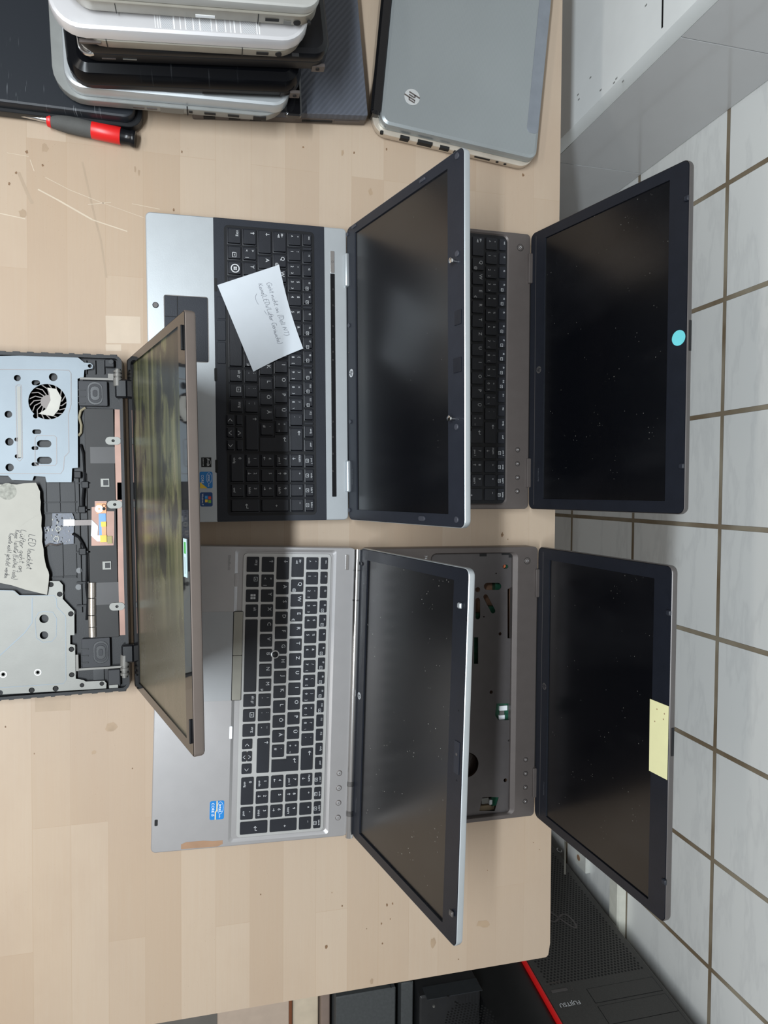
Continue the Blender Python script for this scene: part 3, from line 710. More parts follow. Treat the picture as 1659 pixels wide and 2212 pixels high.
for py in (625, 660, 705, 733, 760, 778, 911, 944, 980, 1018):
    c = L1.D(719, py); m.ribbon(circ(c[0], c[1], .0009, 8) + [circ(c[0], c[1], .0009, 8)[0]], .00025, t1 + .0008, 1)
m.build('indicator_strip', [gloss2, gun2], L1.root)
# stickers
p, q = L1.D(434.5, 988), L1.D(456.7, 1009)
m = MB(); m.box(p[0], q[0], p[1], q[1], t1, t1 + .0002); c = ((p[0] + q[0]) / 2, (p[1] + q[1]) / 2 + .0015)
m.ribbon([(c[0] + .0045 * math.cos(a / 10 * PI), c[1] - .001 + .0045 * math.sin(a / 10 * PI)) for a in range(11)], .0003, t1 + .0003, 1); m.text('energy', c[0], c[1] + .0002, t1 + .0003, .0032, 1, shear=.3); m.text('ENERGY STAR', c[0], c[1] - .0052, t1 + .0003, .0015, 1); m.build('sticker', [dark, white], L1.root)
def intel_sticker(lap, p, q, h1, second):
    m = MB(); z = lap.t + h1; xa, xb, ya, yb = p[0], q[0], p[1], q[1]
    m.slab(xa, xb, ya, yb, z, z + .0003, .002, .0001); c = ((xa + xb) / 2, (ya + yb) / 2); W = xb - xa; Hh = yb - ya
    m.text('intel', c[0] - W * .12, yb - Hh * .27, z + .0005, W * .24, 1)
    m.ribbon([(c[0] - W * .12 + W * .33 * math.cos(a / 12 * 2 * PI), yb - Hh * .27 + Hh * .21 * math.sin(a / 12 * 2 * PI)) for a in range(12)], .0003, z + .0005, 1)
    m.text('inside', c[0] + W * .3, yb - Hh * .3, z + .0005, W * .1, 1)
    m.text(second, c[0] - W * .05, ya + Hh * .22, z + .0005, W * .2, 1)
    if second == 'CORE':
        m.poly([(xb, ya + .0003), (xb, ya + Hh * .6), (xa + W * .62, ya + .0003)], z + .0004, z + .0004, 2)
    else: m.ribbon([(xa, ya + Hh * .5), (xa + W * .5, ya + Hh * .5), (xa + W * .6, ya + Hh * .4), (xb, ya + Hh * .4)], Hh * .09, z + .0004, 2)
    o = m.build('sticker', [intel, white, yell if second == 'CORE' else mat('sand_print', (206, 190, 150), .5)], lap.root); return o
intel_sticker(L1, L1.D(431, 1019), L1.D(459.5, 1054.6), .0, 'CORE')
p, q = L1.D(432, 1063.5), L1.D(459.5, 1094)
m = MB(); z = t1; m.slab(p[0], q[0], p[1], q[1], z, z + .0003, .002, .0001); c = ((p[0] + q[0]) / 2, (p[1] + q[1]) / 2 + .002)
for dx, dy, k in ((-1, 1, 1), (1, 1, 2), (-1, -1, 3), (1, -1, 4)):
    m.poly([(c[0] + dx * .0022 - .0018 + .0004 * dy, c[1] + dy * .002 - .0016), (c[0] + dx * .0022 + .0018 + .0004 * dy, c[1] + dy * .002 - .0016), (c[0] + dx * .0022 + .0018 + .0004 * dy, c[1] + dy * .002 + .0016), (c[0] + dx * .0022 - .0018 + .0004 * dy, c[1] + dy * .002 + .0016)], z + .0004, z + .0004, k)
m.text('Windows 7', c[0], p[1] + .003, z + .0004, .003, 5)
m.build('sticker', [mat('sticker_navy', (22, 66, 120), .3), mat('flag_red', (220, 80, 50), .4), mat('flag_green', (130, 180, 60), .4), mat('flag_blue', (70, 150, 210), .4), mat('flag_yellow', (240, 200, 60), .4), white], L1.root)
sh, b1, s1, S = lid(L1, silver, bez, scr1, [(767.5, 499), (968, 366), (768.7, 1100.7), (966.4, 1111)])
for ya, yb in ((549.5, 620), (995.5, 1063)):
    xa = L1.F(748, ya)[0]; xb = L1.F(750, yb)[0]
    lidbit(L1, 'hinge_cover', lambda m: m.rings(xa, xb, -.0035, .0052, .0015, [(0, -.006), (0, .0026), (.001, .0038)], n=3), silver)
for px, py, rx, ry in ((988, 337, .0032, .0032), (913, 389, .0016, .0055), (765, 489, .0016, .0055), (750.6, 506, .0026, .0026), (754, 703, .0026, .0026), (757, 911, .0026, .0026), (755, 1102, .0026, .0026), (911.5, 1120, .0026, .0060), (986.5, 1122.5, .0032, .0032), (988, 548, .003, .003), (986.5, 922, .003, .003)):
    bumper(L1, b1, px, py, rx, ry, mat('bumper_grey', (60, 62, 70), .5))
for px, py in ((985.7, 565), (982, 904.5)):
    x, y = L1.F(px, py)
    lidbit(L1, 'latch_hook', lambda m: (m.cyl((x, y, 0), (x, y, .006), .0015, 12), m.lathe((x, y, .005), (x, y, .008), [(0, .0015), (.3, .003), (.8, .0028), (1, .001)], 12)), chrome, b1)
for xs, ys in (((982, 996.6), (672.6, 699)), ((979.7, 996.6), (774.8, 802.5))):
    p, q = L1.F(xs[0], ys[0]), L1.F(xs[1], ys[1])
    lidbit(L1, 'webcam_cover', lambda m: m.slab(p[0], q[0], min(p[1], q[1]), max(p[1], q[1]), -.0002, .0005, .0006, .0002), bez2, b1)
x, y = L1.F(759, 806); lidbit(L1, 'logo', lambda m: hp_logo(m, x, y, .0002, .0052, 0, 1), [legend, bez], b1)
x, y = L1.F(761, 1030); lidbit(L1, 'model_name', lambda m: m.text('EliteBook 8540p', x, y, .0001, .003), mat('dim_print', (88, 90, 96), .5), b1)
x, y = L1.F(754, 761.5); lidbit(L1, 'light_sensor', lambda m: m.cyl((x, y, -.0005), (x, y, .0003), .001, 10), gun2, b1)

# ---- white note on its keyboard
def hat(p): return at(p[0], p[1], L1.h + .0045)
cs = [hat((469.5, 615.7)), hat((602.8, 572)), hat((547.3, 803)), hat((654.7, 753.4))]
o0 = (cs[0] + cs[1] + cs[2] + cs[3]) / 4; o0.z = L1.h + .0042
NM = Matrix.Translation(o0); c2 = [Vector((c.x - o0.x, c.y - o0.y)) for c in cs]
def nz(u, v): return .0003 + .0022 * max(0, v - .72) ** 2 * 10 * max(0, u) + .0012 * max(0, .25 - v) * u
mb = MB(); n = 14; vs = []; fs = []
for j in range(n + 1):
    for i in range(n + 1):
        u, v = i / n, j / n; a = c2[0].lerp(c2[1], u); b = c2[2].lerp(c2[3], u); p = a.lerp(b, v)
        e = (c2[3] - c2[1]).normalized(); nrm = Vector((-e.y, e.x))
        if u > .99: p = p + (c2[0] - c2[1]).normalized() * .0022 * math.sin(PI * v)
        if v > .99: p = p + Vector((-.3, 1)).normalized() * .0012 * math.sin(PI * u * 1.0)
        vs.append((p.x, p.y, nz(u, v)))
for j in range(n):
    for i in range(n): fs.append((j * (n + 1) + i, j * (n + 1) + i + 1, (j + 1) * (n + 1) + i + 1, (j + 1) * (n + 1) + i))
fs = [tuple(reversed(f)) for f in fs]
mb.add(vs, fs, 0); mb.add([(x, y, z - .0002) for x, y, z in vs], [tuple(reversed(f)) for f in fs], 0)
def cz(px, py): p = at(460 + px * .1266, 560 + py * .1266, o0.z); return (p.x - o0.x, p.y - o0.y)
ZN = .00085
handwrite(mb, 'Geht nicht an (Dell NT)', cz(905, 400), cz(1225, 1310), .0060, .00032, ZN + .0004, 1, seed=3)
handwrite(mb, 'Keine(LEDs/Lüfter Geräusche)', cz(765, 420), cz(1105, 1450), .0060, .00032, ZN + .0004, 1, seed=4)
mb.ribbon([cz(*p) for p in ((745, 590), (722, 640), (735, 710), (775, 775))], .0003, ZN, 1)
mb.ribbon([cz(*p) for p in ((875, 880), (912, 945))], .0003, ZN + .0002, 1)
tag(mb.build('paper_note', [paper, ink], None, NM, 60), 'white paper note with two pencilled lines lying across laptop keyboard', 'note')

# ---- dark grey open laptop with cyan sticker, upper right
L2 = Lap(.415, .1634, .0053, .372, .252, -.0037, .2673, .2454, 'laptop', 'open dark grey laptop with round cyan sticker on its screen frame')
a, b = L2.D(1020, 508), L2.D(1098, 1090)
hole = (L2.D(1095, 512)[0] - .003, L2.D(1089, 1086)[0] + .003, -.252 + .075, L2.D(1096, 800)[1] + .0005, .008, .0022, .0022)
deck(L2, gun, back=.0, hole=hole, front=.236)
m = MB(); m.rings(-.150, .150, -.004, .008, .004, [(0, .002), (0, .02), (.002, .022)], n=3); m.build('rear_edge', blackp, L2.root)
kz = L2.t - .0022
p0, p1 = L2.D(1093, 514, -.001), L2.D(1093, 800, -.001); p2 = L2.D(1088, 1084, -.001)
pv2 = p1[1]
keyboard(L2, (p0[0] + .0005, pv2 - .108), (p2[0] - .0005, pv2 - .0002), kz + .0006, 'chic', keyblk, blackp)
for px, py in ((1118.4, 971.6), (1118, 1001.8), (1118, 1031.5), (1117.6, 1061)):
    x, y = L2.D(px, py); m = MB(); m.cyl((x, y, L2.t - .001), (x, y, L2.t + .0002), .0034, 20, 1); m.lathe((x, y, L2.t), (x, y, L2.t + .0008), [(0, .0028), (.6, .0028), (1, .0022)], 20, 0); m.cyl((x, y, L2.t + .0008), (x, y, L2.t + .0009), .0007, 8, 2); m.build('quick_button', [gun, dark, legend], L2.root)
def power(lap, px, py, mt):
    x, y = lap.D(px, py); m = MB(); t = lap.t; m.cyl((x, y, t - .001), (x, y, t + .0002), .0047, 24, 1); m.lathe((x, y, t), (x, y, t + .0008), [(0, .0042), (.7, .0041), (1, .0036)], 24, 0)
    m.ribbon([(x + .0014 * math.cos(k / 12 * 1.7 * PI + .9), y + .0014 * math.sin(k / 12 * 1.7 * PI + .9)) for k in range(13)], .00035, t + .0009, 2); m.build('power_button', [mt, dark, legend], lap.root)
power(L2, 1124, 535, gun)
m = MB()
sh, b2, s2, S = lid(L2, gun2, bez2, scr2, [(1178, 514), (1446.9, 387.5), (1170.8, 1077.6), (1435.7, 1082.4)])
def hinge_plate(lap, ys, px=1148):
    xa = lap.F(px, ys[0])[0]; xb = lap.F(px, ys[1])[0]
    m = MB(); m.rings(xa, xb, -.004, .0065, .0012, [(0, lap.t - .004), (0, lap.t + .003), (.0008, lap.t + .0038)], n=2); o = m.build('hinge_cover', [gun], lap.root)
    m = MB(); m.box(xa + .001, xb - .001, .0055, .0068, lap.t + .0034, lap.t + .0044); m.build('bright_edge', chrome, o)
for ys in ((548, 612), (990, 1053)): hinge_plate(L2, ys)
hook(L2, b2, 1484.6, 429, bez); hook(L2, b2, 1474, 1007, bez)
x, y = L2.F(1164, 798.8); lidbit(L2, 'logo', lambda m: hp_logo(m, x, y, .0002, .0046, 0, 1), [gun2, bez2], b2)
x, y = L2.F(1163, 1026); lidbit(L2, 'model_name', lambda m: m.text('ProBook 6570b', x, y, .0001, .0028), mat('dim_print', (88, 90, 96), .5), b2)
x, y = L2.F(1466, 730)
xs_ = abs(L2.F(1466, 713)[0] - x)
lidbit(L2, 'round_sticker', lambda m: m.poly(circ(x, y, .0082, 32), .0000, .0003), cyan, b2, 'round cyan sticker')
m = MB(); xa, xb = L2.F(1490, 689)[0], L2.F(1490, 755)[0]; m.box(xa, xb, L2.l - .0004, L2.l + .0006, -.0065, -.0035); m.build('latch_slider', blackp, L2.root, L2.L)
lidbit(L2, 'frame_groove', lambda m: m.box(-L2.w / 2 + .006, L2.w / 2 - .006, .0105, .0110, -.0002, .0001), gun2, b2)

# ---- silver laptop with chiclet keyboard, lower middle
L3 = Lap(.176, -.2603, -.0242, .3747, .2485, -.0009, .2343, .246, 'laptop', 'open silver laptop with black island keys and dusty screen')
ra, rb = L3.D(511, 1185.5), L3.D(709.6, 1801)
va = avg(ra[1], L3.D(490, 1821)[1]); vb = avg(rb[1], L3.D(726.5, 1188)[1])
hole = (ra[0], rb[0], va, vb, .004, .0035, .0020)
deck(L3, warmsilver, back=-.006, hole=hole)
fa, fb = L3.D(529.6, 1196), L3.D(697.5, 1793.5); fv0 = avg(fa[1], L3.D(508, 1808)[1]); fv1 = avg(fb[1], L3.D(715, 1195)[1])
kz = L3.t - .0020
e = .0028
keyboard(L3, (fa[0] + e - .0005, fv0 + e - .0005), (fb[0] - e + .0005, fv1 - e + .0005), kz + .0014, 'chic', keyblk, keyframe)
# pointing stick
x, y = L3.D(594, 1413); m = MB(); z = kz + .0014
m.lathe((x, y, z), (x, y, z + .0024), [(0, .0052), (.9, .0052), (1, .0046)], 24, 1); m.lathe((x, y, z + .0022), (x, y, z + .0044), [(0, .0038), (.8, .0036), (1, .0026)], 20, 0); m.build('pointing_stick', [blackp, keyframe], L3.root)
t3 = L3.t
p, q, r_ = L3.D(504, 1321.5), L3.D(522.5, 1415.5), L3.D(520, 1512)
pdm = mat('pad_button_olive', (150, 148, 138), .4, .4)
plate(L3, 'touchpad_button', p[0], q[0] - .0002, p[1] + .0008, q[1], t3 - .002, t3 + .0004, pdm, .001, .0003)
plate(L3, 'touchpad_button', q[0] + .0002, r_[0], p[1] + .0008, q[1], t3 - .002, t3 + .0004, pdm, .001, .0003)
plate(L3, 'pad_gap', p[0] - .0004, r_[0] + .0004, p[1] - .0002, q[1] + .0005, t3 - .002, t3 + .0001, dark, .001, .0002)
plate(L3, 'touchpad', p[0] - .0002, r_[0] + .0002, p[1] - .058, p[1], t3 - .001, t3 + .0003, mat('pad_satin', (164, 166, 168), .42, .3, var=.02), .0008, .0002)
p, q = L3.D(507.5, 1239), L3.D(514, 1267); plate(L3, 'latch_slot', p[0], q[0], p[1], q[1], t3 - .001, t3 + .0003, warmsilver)
p, q = L3.D(495.7, 1569), L3.D(501.5, 1596); plate(L3, 'latch_slot', p[0], q[0], p[1], q[1], t3 - .001, t3 + .0004, white, label='white latch slot insert')
intel_sticker(L3, L3.D(453.5, 1731), L3.D(483.5, 1769), .0, 'CORE i5')
m = MB(); m.poly([L3.D(*p) for p in ((391, 1834.5), (391, 1824), (402, 1819), (415, 1818), (440, 1816), (460, 1817), (481, 1815), (481, 1823), (470, 1828.5))], t3 + .0001, t3 + .0001); m.build('worn_patch', brownp, L3.root)['label'] = 'brown worn patch'
p, q = L3.D(334, 1771), L3.D(340.5, 1784); plate(L3, 'black_label', p[0], q[0], p[1], q[1], t3, t3 + .0002, dark)
for px, py in ((733, 1670), (732, 1702), (731, 1734), (730, 1766)):
    x, y = L3.D(px, py); m = MB(); m.lathe((x, y, t3 - .001), (x, y, t3 + .0006), [(0, .0036), (.9, .0036), (1, .0032)], 20, 1); m.lathe((x, y, t3), (x, y, t3 + .0010), [(0, .0028), (.9, .0028), (1, .0022)], 20, 0); m.cyl((x, y, t3 + .001), (x, y, t3 + .0011), .0006, 8, 2); m.build('quick_button', [warmsilver, gun, ink2], L3.root)
p, q = L3.D(746.5, 1198), L3.D(753, 1231); plate(L3, 'power_button', p[0], q[0], p[1], q[1], t3 - .001, t3 + .0012, chrome, .001, .0005)
x, y = L3.D(495.6, 1216); m = MB(); m.text('EliteBook', x, y, t3 + .0002, .005, width=.0185); m.build('model_name', mat('print_grey', (128, 128, 128), .5), L3.root)
for ya, yb in ((1186, 1229), (1230, 1293.2), (1294.2, 1696), (1697.2, 1762.5), (1763.5, 1811)):
    xa = L3.F(775, ya)[0]; xb = L3.F(762, yb)[0]
    m = MB(); m.cyl((xa, -.003, t3 - .0015), (xb, -.003, t3 - .0015), .0056, 20); m.build('hinge_barrel', chrome, L3.root)
sh, b3, s3, S = lid(L3, silver, bez2, scr3, [(792.7, 1211), (978, 1251.5), (775.5, 1803.8), (957.7, 1992)], bz=.0006)
hook(L3, b3, 995.7, 1308, silver); hook(L3, b3, 977.6, 1972, gun2)
x, y = L3.F(776, 1503); lidbit(L3, 'logo', lambda m: hp_logo(m, x, y, .0002, .0044, 0, 1), [legend, bez2], b3)
x, y = L3.F(769, 1740); lidbit(L3, 'model_name', lambda m: m.text('EliteBook 8560p', x, y, .0001, .0028), mat('dim_print', (88, 90, 96), .5), b3)
p, q = L3.F(982.6, 1598), L3.F(991, 1675)
lidbit(L3, 'webcam_strip', lambda m: (m.slab(p[0], q[0], min(p[1], q[1]), max(p[1], q[1]), -.0002, .0005, .0006, .0002), m.cyl(((p[0] * .6 + q[0] * .4), (p[1] + q[1]) / 2, 0), ((p[0] * .6 + q[0] * .4), (p[1] + q[1]) / 2, .0007), .0014, 14, 1)), [bez, gun2], b3)
for px, py in ((990, 1535), (985.5, 1686)): 
    x, y = L3.F(px, py); lidbit(L3, 'microphone_hole', lambda m: m.cyl((x, y, -.0003), (x, y, .0001), .0008, 8), dark, b3)
bumper(L3, b3, 783, 1218, .0022, .0022, blackp)

# ---- grey laptop with its keyboard removed, lower right
L4 = Lap(.4291, -.2614, .0002, .3743, .252, .0011, .0981, .2517, 'laptop', 'open grey laptop with keyboard removed and yellow sticky note on screen')
t4 = L4.t
wa, wb = L4.D(1109.5, 1195), L4.D(1104, 1757)
hole = (wa[0] - .0015, wb[0] + .0015, wa[1] - .118, avg(wa[1], wb[1]) + .006, .006, .0045, .0025)
# deck frame with an open well
m = MB(); H4 = [rrect(*hole[:4], .008, 4)]
m.rings(-L4.w / 2, L4.w / 2, -L4.d + .010, -.0, .006, [(.003, 0), (0, .005), (0, t4 - .0012), (.0004, t4 - .0004), (.0012, t4)], n=5, bot=False, hole=H4)
wx0, wx1, wy0, wy1 = hole[0] + .0015, hole[1] - .0015, hole[2] + .002, hole[3] - .0065
K = 20; vs = [(x, y, t4) for x, y in rrect(*hole[:4], .008, 4)] + [(x, y, t4 - .0022) for x, y in rrect(wx0, wx1, wy0, wy1, .006, 4)] + [(x, y, t4 - .0105) for x, y in rrect(wx0 + .0003, wx1 - .0003, wy0 + .0003, wy1 - .0003, .006, 4)]
m.add(vs, [(k + o_, k + K + o_, (k + 1) % K + K + o_, (k + 1) % K + o_) for o_ in (0, K) for k in range(K)], 0)
m.build('base', gun, L4.root)
m = MB(); m.rings(-.150, .150, -.004, .008, .004, [(0, .002), (0, .02), (.002, .024)], n=3); m.build('rear_edge', blackp, L4.root)
m = MB(); m.box(-L4.w / 2 + .004, L4.w / 2 - .004, -L4.d + .014, -.004, .001, .004); m.build('bottom_cover', mat('brown_board', (128, 96, 74), .6, var=.15), L4.root)
def T4(px, py): return L4.D(px, py, -.0055)
def ca(x, y): return T4(1000 + x * .1402, 1170 + y * .1402)
def cb(x, y): return T4(1000 + x * .1447, 1480 + y * .1447)
def ca2(x, y): return L4.D(1000 + x * .1402, 1170 + y * .1402, -.0165)
def cb2(x, y): return L4.D(1000 + x * .1447, 1480 + y * .1447, -.0165)
def capx(a, b, rp): k = rp / 1700; return caps(a[0], a[1], b[0], b[1], k)
def quad(*p): return list(p)
holes = [capx(ca(375, 690), ca(540, 690), 8.2), capx(ca(350, 850), ca(465, 1070), 5.6), capx(ca(228, 905), ca(230, 1160), 5.8), circ(*ca(228, 740), .0034),
         capx(ca(640, 385), ca(672, 385), 4.6), quad(ca(688, 735), ca(745, 700), ca(745, 1490), ca(688, 1490)), quad(ca(170, 1475), ca(235, 1475), ca(235, 1885), ca(170, 1885)),
         circ(*ca(573, 1420), .0022), circ(*ca(512, 490), .0010), circ(*ca(323, 1157), .0011), circ(*cb(422, 105), .0024), circ(*cb(688, 827), .0015), circ(*cb(633, 1420), .0026), circ(*cb(55, 1195), .0172, 32),
         quad(cb(500, 275), cb(708, 275), cb(708, 440), cb(735, 445), cb(735, 515), cb(640, 525), cb(530, 525), cb(480, 450)), quad(cb(290, 1680), cb(410, 1668), cb(535, 1675), cb(475, 1880), cb(245, 1880)),
         quad(cb(706, 920), cb(738, 920), cb(738, 985), cb(706, 985))]
m = MB(); m.poly(rrect(wx0 + .0004, wx1 - .0004, wy0 + .0004, wy1 - .0004, .005, 4), t4 - .0066, t4 - .0056, 0, holes=holes)
# stamped details
for p, r in ((ca(585, 562), .0035),): m.ribbon(circ(*p, r, 18) + [circ(*p, r, 18)[0]], .0006, t4 - .0053, 1)
m.box(ca(258, 183)[0], ca(258, 228)[0], ca(258, 200)[1], ca(365, 200)[1], t4 - .0056, t4 - .0052, 2)
m.box(ca(600, 180)[0], ca(600, 208)[0], ca(598, 200)[1], ca(770, 200)[1], t4 - .0056, t4 - .0052, 2)
m.box(ca(700, 180)[0], ca(700, 245)[0], ca(705, 200)[1], ca(778, 200)[1], t4 - .0056, t4 - .0050, 2)
m.build('keyboard_tray', [traygrey, gun2, dark], L4.root)
for a, b in ((ca2(500, 600), ca2(620, 780)), (ca2(390, 1000), ca2(560, 1140)), (ca2(150, 1110), ca2(290, 1230)), (ca2(130, 1460), ca2(260, 1900)), (cb2(480, 260), cb2(760, 540)), (cb2(430, 1660), cb2(560, 1790)), (ca2(665, 340), ca2(720, 430))):
    m = MB(); m.box(min(a[0], b[0]), max(a[0], b[0]), min(a[1], b[1]), max(a[1], b[1]), .004, .0105 + .004); m.build('circuit_board', green, L4.root)
for a, b, z0, z1, mt in ((cb2(535, 305), cb2(650, 365), .012, .0175, white), (cb2(525, 445), cb2(612, 500), .012, .0172, white), (cb2(395, 1715), cb2(435, 1780), .010, .0152, white), (cb2(540, 370), cb2(610, 440), .012, .016, steel2), (cb2(280, 1690), cb2(380, 1765), .008, .0150, steel2), (cb2(250, 1825), cb2(480, 1870), .008, .0120, mat('sand_paper', (216, 196, 164), .6))):
    m = MB(); m.box(a[0], b[0], min(a[1], b[1]), max(a[1], b[1]), z0, z1); m.build('connector', mt, L4.root)
m = MB(); c = ca2(620, 385); m.cyl((c[0] - .001, c[1], .010), (c[0] - .001, c[1], .0165), .003, 14); m.build('orange_stud', mat('orange_stud', (230, 130, 90), .5), L4.root)
m = MB(); c = cb2(55, 1195); m.cyl((c[0], c[1], .006), (c[0], c[1], .012), .016, 28); m.cyl((c[0], c[1], .012), (c[0], c[1], .0135), .006, 20)
for k in range(20):
    a = 2 * PI * k / 20; m.ribbon([(c[0] + .006 * math.cos(a), c[1] + .006 * math.sin(a)), (c[0] + .0155 * math.cos(a + .4), c[1] + .0155 * math.sin(a + .4))], .0008, .0128)
m.build('fan', mat('fan_brown', (58, 48, 42), .35), L4.root)
power(L4, 1139, 1211.6, gun)
for px, py in ((1135.6, 1641), (1135.3, 1671), (1134.9, 1701), (1134.4, 1731)):
    x, y = L4.D(px, py); m = MB(); m.cyl((x, y, t4 - .001), (x, y, t4 + .0002), .0034, 20, 1); m.lathe((x, y, t4), (x, y, t4 + .0008), [(0, .0028), (.6, .0028), (1, .0022)], 20, 0); m.cyl((x, y, t4 + .0008), (x, y, t4 + .0009), .0007, 8, 2); m.build('quick_button', [gun, dark, legend], L4.root)
x, y = L4.D(920, 1204); m = MB(); m.text('74', x, y, t4 + .0002, .005); m.build('marking', legend, L4.root)
sh, b4, s4, S = lid(L4, gun2, bez2, scr2, [(1184, 1210.5), (1415, 1248.3), (1181, 1766), (1398, 1941)])
for ys in ((1229, 1290), (1663, 1727)): hinge_plate(L4, ys, 1163)
hook(L4, b4, 1447, 1324, bez); hook(L4, b4, 1437, 1904, bez)
x, y = L4.F(1176, 1482.5); lidbit(L4, 'logo', lambda m: hp_logo(m, x, y, .0002, .0046, 0, 1), [gun2, bez2], b4)
x, y = L4.F(1175, 1704); lidbit(L4, 'model_name', lambda m: m.text('ProBook 6560b', x, y, .0001, .0028), mat('dim_print', (88, 90, 96), .5), b4)
lidbit(L4, 'frame_groove', lambda m: m.box(-L4.w / 2 + .006, L4.w / 2 - .006, .0125, .0130, -.0002, .0001), gun2, b4)
m = MB(); xa, xb = L4.F(1455, 1578)[0], L4.F(1455, 1640)[0]; m.box(xa, xb, L4.l - .0004, L4.l + .0006, -.0065, -.0035); m.build('latch_slider', blackp, L4.root, L4.L)
SP = [L4.F(1405, 1509.5), L4.F(1445.4, 1525.6), L4.F(1442, 1684.7), L4.F(1403, 1664.5)]
o0 = L4.LW @ Vector((SP[0][0], SP[0][1], 0)); NM4 = L4.LW.copy(); NM4.translation = o0
loc = [(p[0] - SP[0][0], p[1] - SP[0][1]) for p in SP]
m = MB(); m.poly(loc, .0004, .0007)
for f, g in ((.2, .75), (.28, .3), (.1, .4), (.12, .8)):
    m.poly(circ(loc[3][0] * f, loc[1][1] * g, .0008, 6), .0009, .0009, 1)
tag(m.build('sticky_note', [yellow, brownp], None, NM4), 'pale yellow sticky note stuck to the top of laptop screen', 'note')
# ================================================================ OPENED CHASSIS LAPTOP, left
L5 = Lap(-.0974, -.041, .0195, .3833, .24, .0105, .2984, .2559, 'laptop', 'dismantled black laptop with bare metal plates and smeared screen')
t5 = 0.0 - TZ          # chassis rim height above the table
def Q(px, py, z=0.0):
    p = L5.Mi @ at(px, py, z); return (p.x, p.y)
def c1(x, y, z=0.0): return Q(x * .2773, 640 + y * .2773, z)
def c2_(x, y, z=0.0): return Q(x * .2773, 1020 + y * .2773, z)
def c3(x, y, z=0.0): return Q(x * .2773, 1320 + y * .2773, z)
tl, tr, br_, bl = Q(-90, 758), Q(264, 767), Q(279, 1492), Q(-90, 1518)
x0, x1 = avg(tl[0], tr[0]), avg(br_[0], bl[0]); y1 = avg(tr[1], br_[1]); y0 = y1 - .245
m = MB(); m.rings(x0, x1, y0, y1, .008, [(.004, 0), (.0, .006), (0, t5 - .008), (.0005, t5 - .007)], n=5)
# rim and clips
m.poly(rrect(x0, x1, y0, y1, .008, 5), t5 - .009, t5 + .0005, holes=[rrect(x0 + .0035, x1 - .0035, y0 + .0035, y1 - .0035, .005, 5)])
rr = random.Random(3)
for k in range(16):
    yy = y0 + .01 + k * .0148
    for xx, sg in ((x0, -1), (x1, 1)): m.box(min(xx, xx + sg * .0012), max(xx, xx + sg * .0012), yy, yy + rr.uniform(.004, .009), t5 - .006, t5 - .001)
m.build('base', blackp, L5.root)
zp = t5 - .0015
# steel plates
A = [c1(-320, 470), (c1(170, 460)), c1(600, 470), c1(655, 515), c1(705, 520), c1(722, 535), c1(718, 560), c1(655, 572), c1(650, 628), c1(602, 640), c1(605, 1335), c1(560, 1340), c1(555, 1448), c1(360, 1448), c1(350, 1405), c1(262, 1400), c1(250, 1435), c1(90, 1430), c1(60, 1398), c1(-320, 1390)]
hs = [circ(*c1(368, 820), .0203, 40), capx(c1(265, 672), c1(288, 672), 5), circ(*c1(132, 635), .0036), circ(*c1(412, 628), .0046), circ(*c1(62, 918), .0040), circ(*c1(70, 1133), .0044), circ(*c1(72, 1333), .0044),
      capx(c1(268, 1054), c1(300, 1054), 4.5), capx(c1(315, 1148), c1(368, 1148), 7), capx(c1(315, 1278), c1(372, 1278), 7), capx(c1(258, 1182), c1(282, 1182), 3.6), capx(c1(258, 1308), c1(285, 1308), 3.6),
      capx(c1(125, 1115), c1(148, 1115), 3.8), capx(c1(128, 1246), c1(150, 1246), 3.8), circ(*c1(275, 932), .0028), circ(*c1(698, 541), .0022), circ(*c1(-100, 700), .004), circ(*c1(-100, 1000), .006)]
m = MB(); m.poly(A, zp - .001, zp, 0, holes=hs)
em = lambda pts: m.ribbon(pts, .0008, zp + .0002, 1)
em([c1(*p) for p in ((-200, 565), (430, 572), (535, 575), (552, 600), (552, 840), (530, 920), (535, 1215), (500, 1250), (492, 1350), (470, 1382), (-200, 1380))])
em([c1(*p) for p in ((270, 1105), (285, 1085), (420, 1085), (438, 1100), (440, 1300), (425, 1318), (285, 1318), (270, 1300), (270, 1105))])
em([c1(*p) for p in ((120, 700), (135, 686), (160, 690), (165, 720), (172, 1260), (150, 1285), (132, 1270), (120, 700))])
m.ribbon([c1(*p) for p in ((143, 700), (152, 1255))], .0036, zp + .0003, 2)
m.build('drive_bay_plate', [steel, gun2, steel2], L5.root)
B = [c2_(-320, 905), c2_(110, 925), c2_(150, 960), c2_(370, 960), c2_(375, 850), c2_(460, 850), c2_(487, 880), c2_(487, 990), c2_(577, 1085), c3(578, 188), c3(545, 190), c3(545, 260), c3(582, 268), c3(588, 530), c3(650, 540), c3(665, 552), c3(810, 546), c3(828, 565), c3(826, 605), c3(-320, 672)]
hs = [circ(*c2_(394, 877), .0030), circ(*c2_(463, 952), .0030), circ(*c2_(550, 1105), .0030), circ(*c3(555, 300), .0030), circ(*c3(557, 499), .0030), circ(*c3(637, 580), .0026), circ(*c3(792, 568), .0026), circ(*c3(431, 607), .0032), circ(*c3(244, 620), .0032), circ(*c3(-2, 640), .003),
      circ(*c3(292, 480), .0018), circ(*c3(22, 496), .0018), circ(*c3(340, 62), .0050, 16), circ(*c3(340, 190), .0046, 16)]
m = MB(); m.poly(B, zp - .001, zp, 0, holes=hs)
em([c2_(*p) for p in ((-200, 915), (100, 925), (145, 962), (420, 962), (437, 990), (440, 1050), (505, 1120))] + [c3(*p) for p in ((510, 60), (512, 540), (490, 568), (-200, 612))])
em([c3(*p) for p in ((340, 5), (410, 10), (438, 60), (435, 200), (400, 240), (330, 245), (280, 210), (270, 60), (300, 12), (340, 5))])
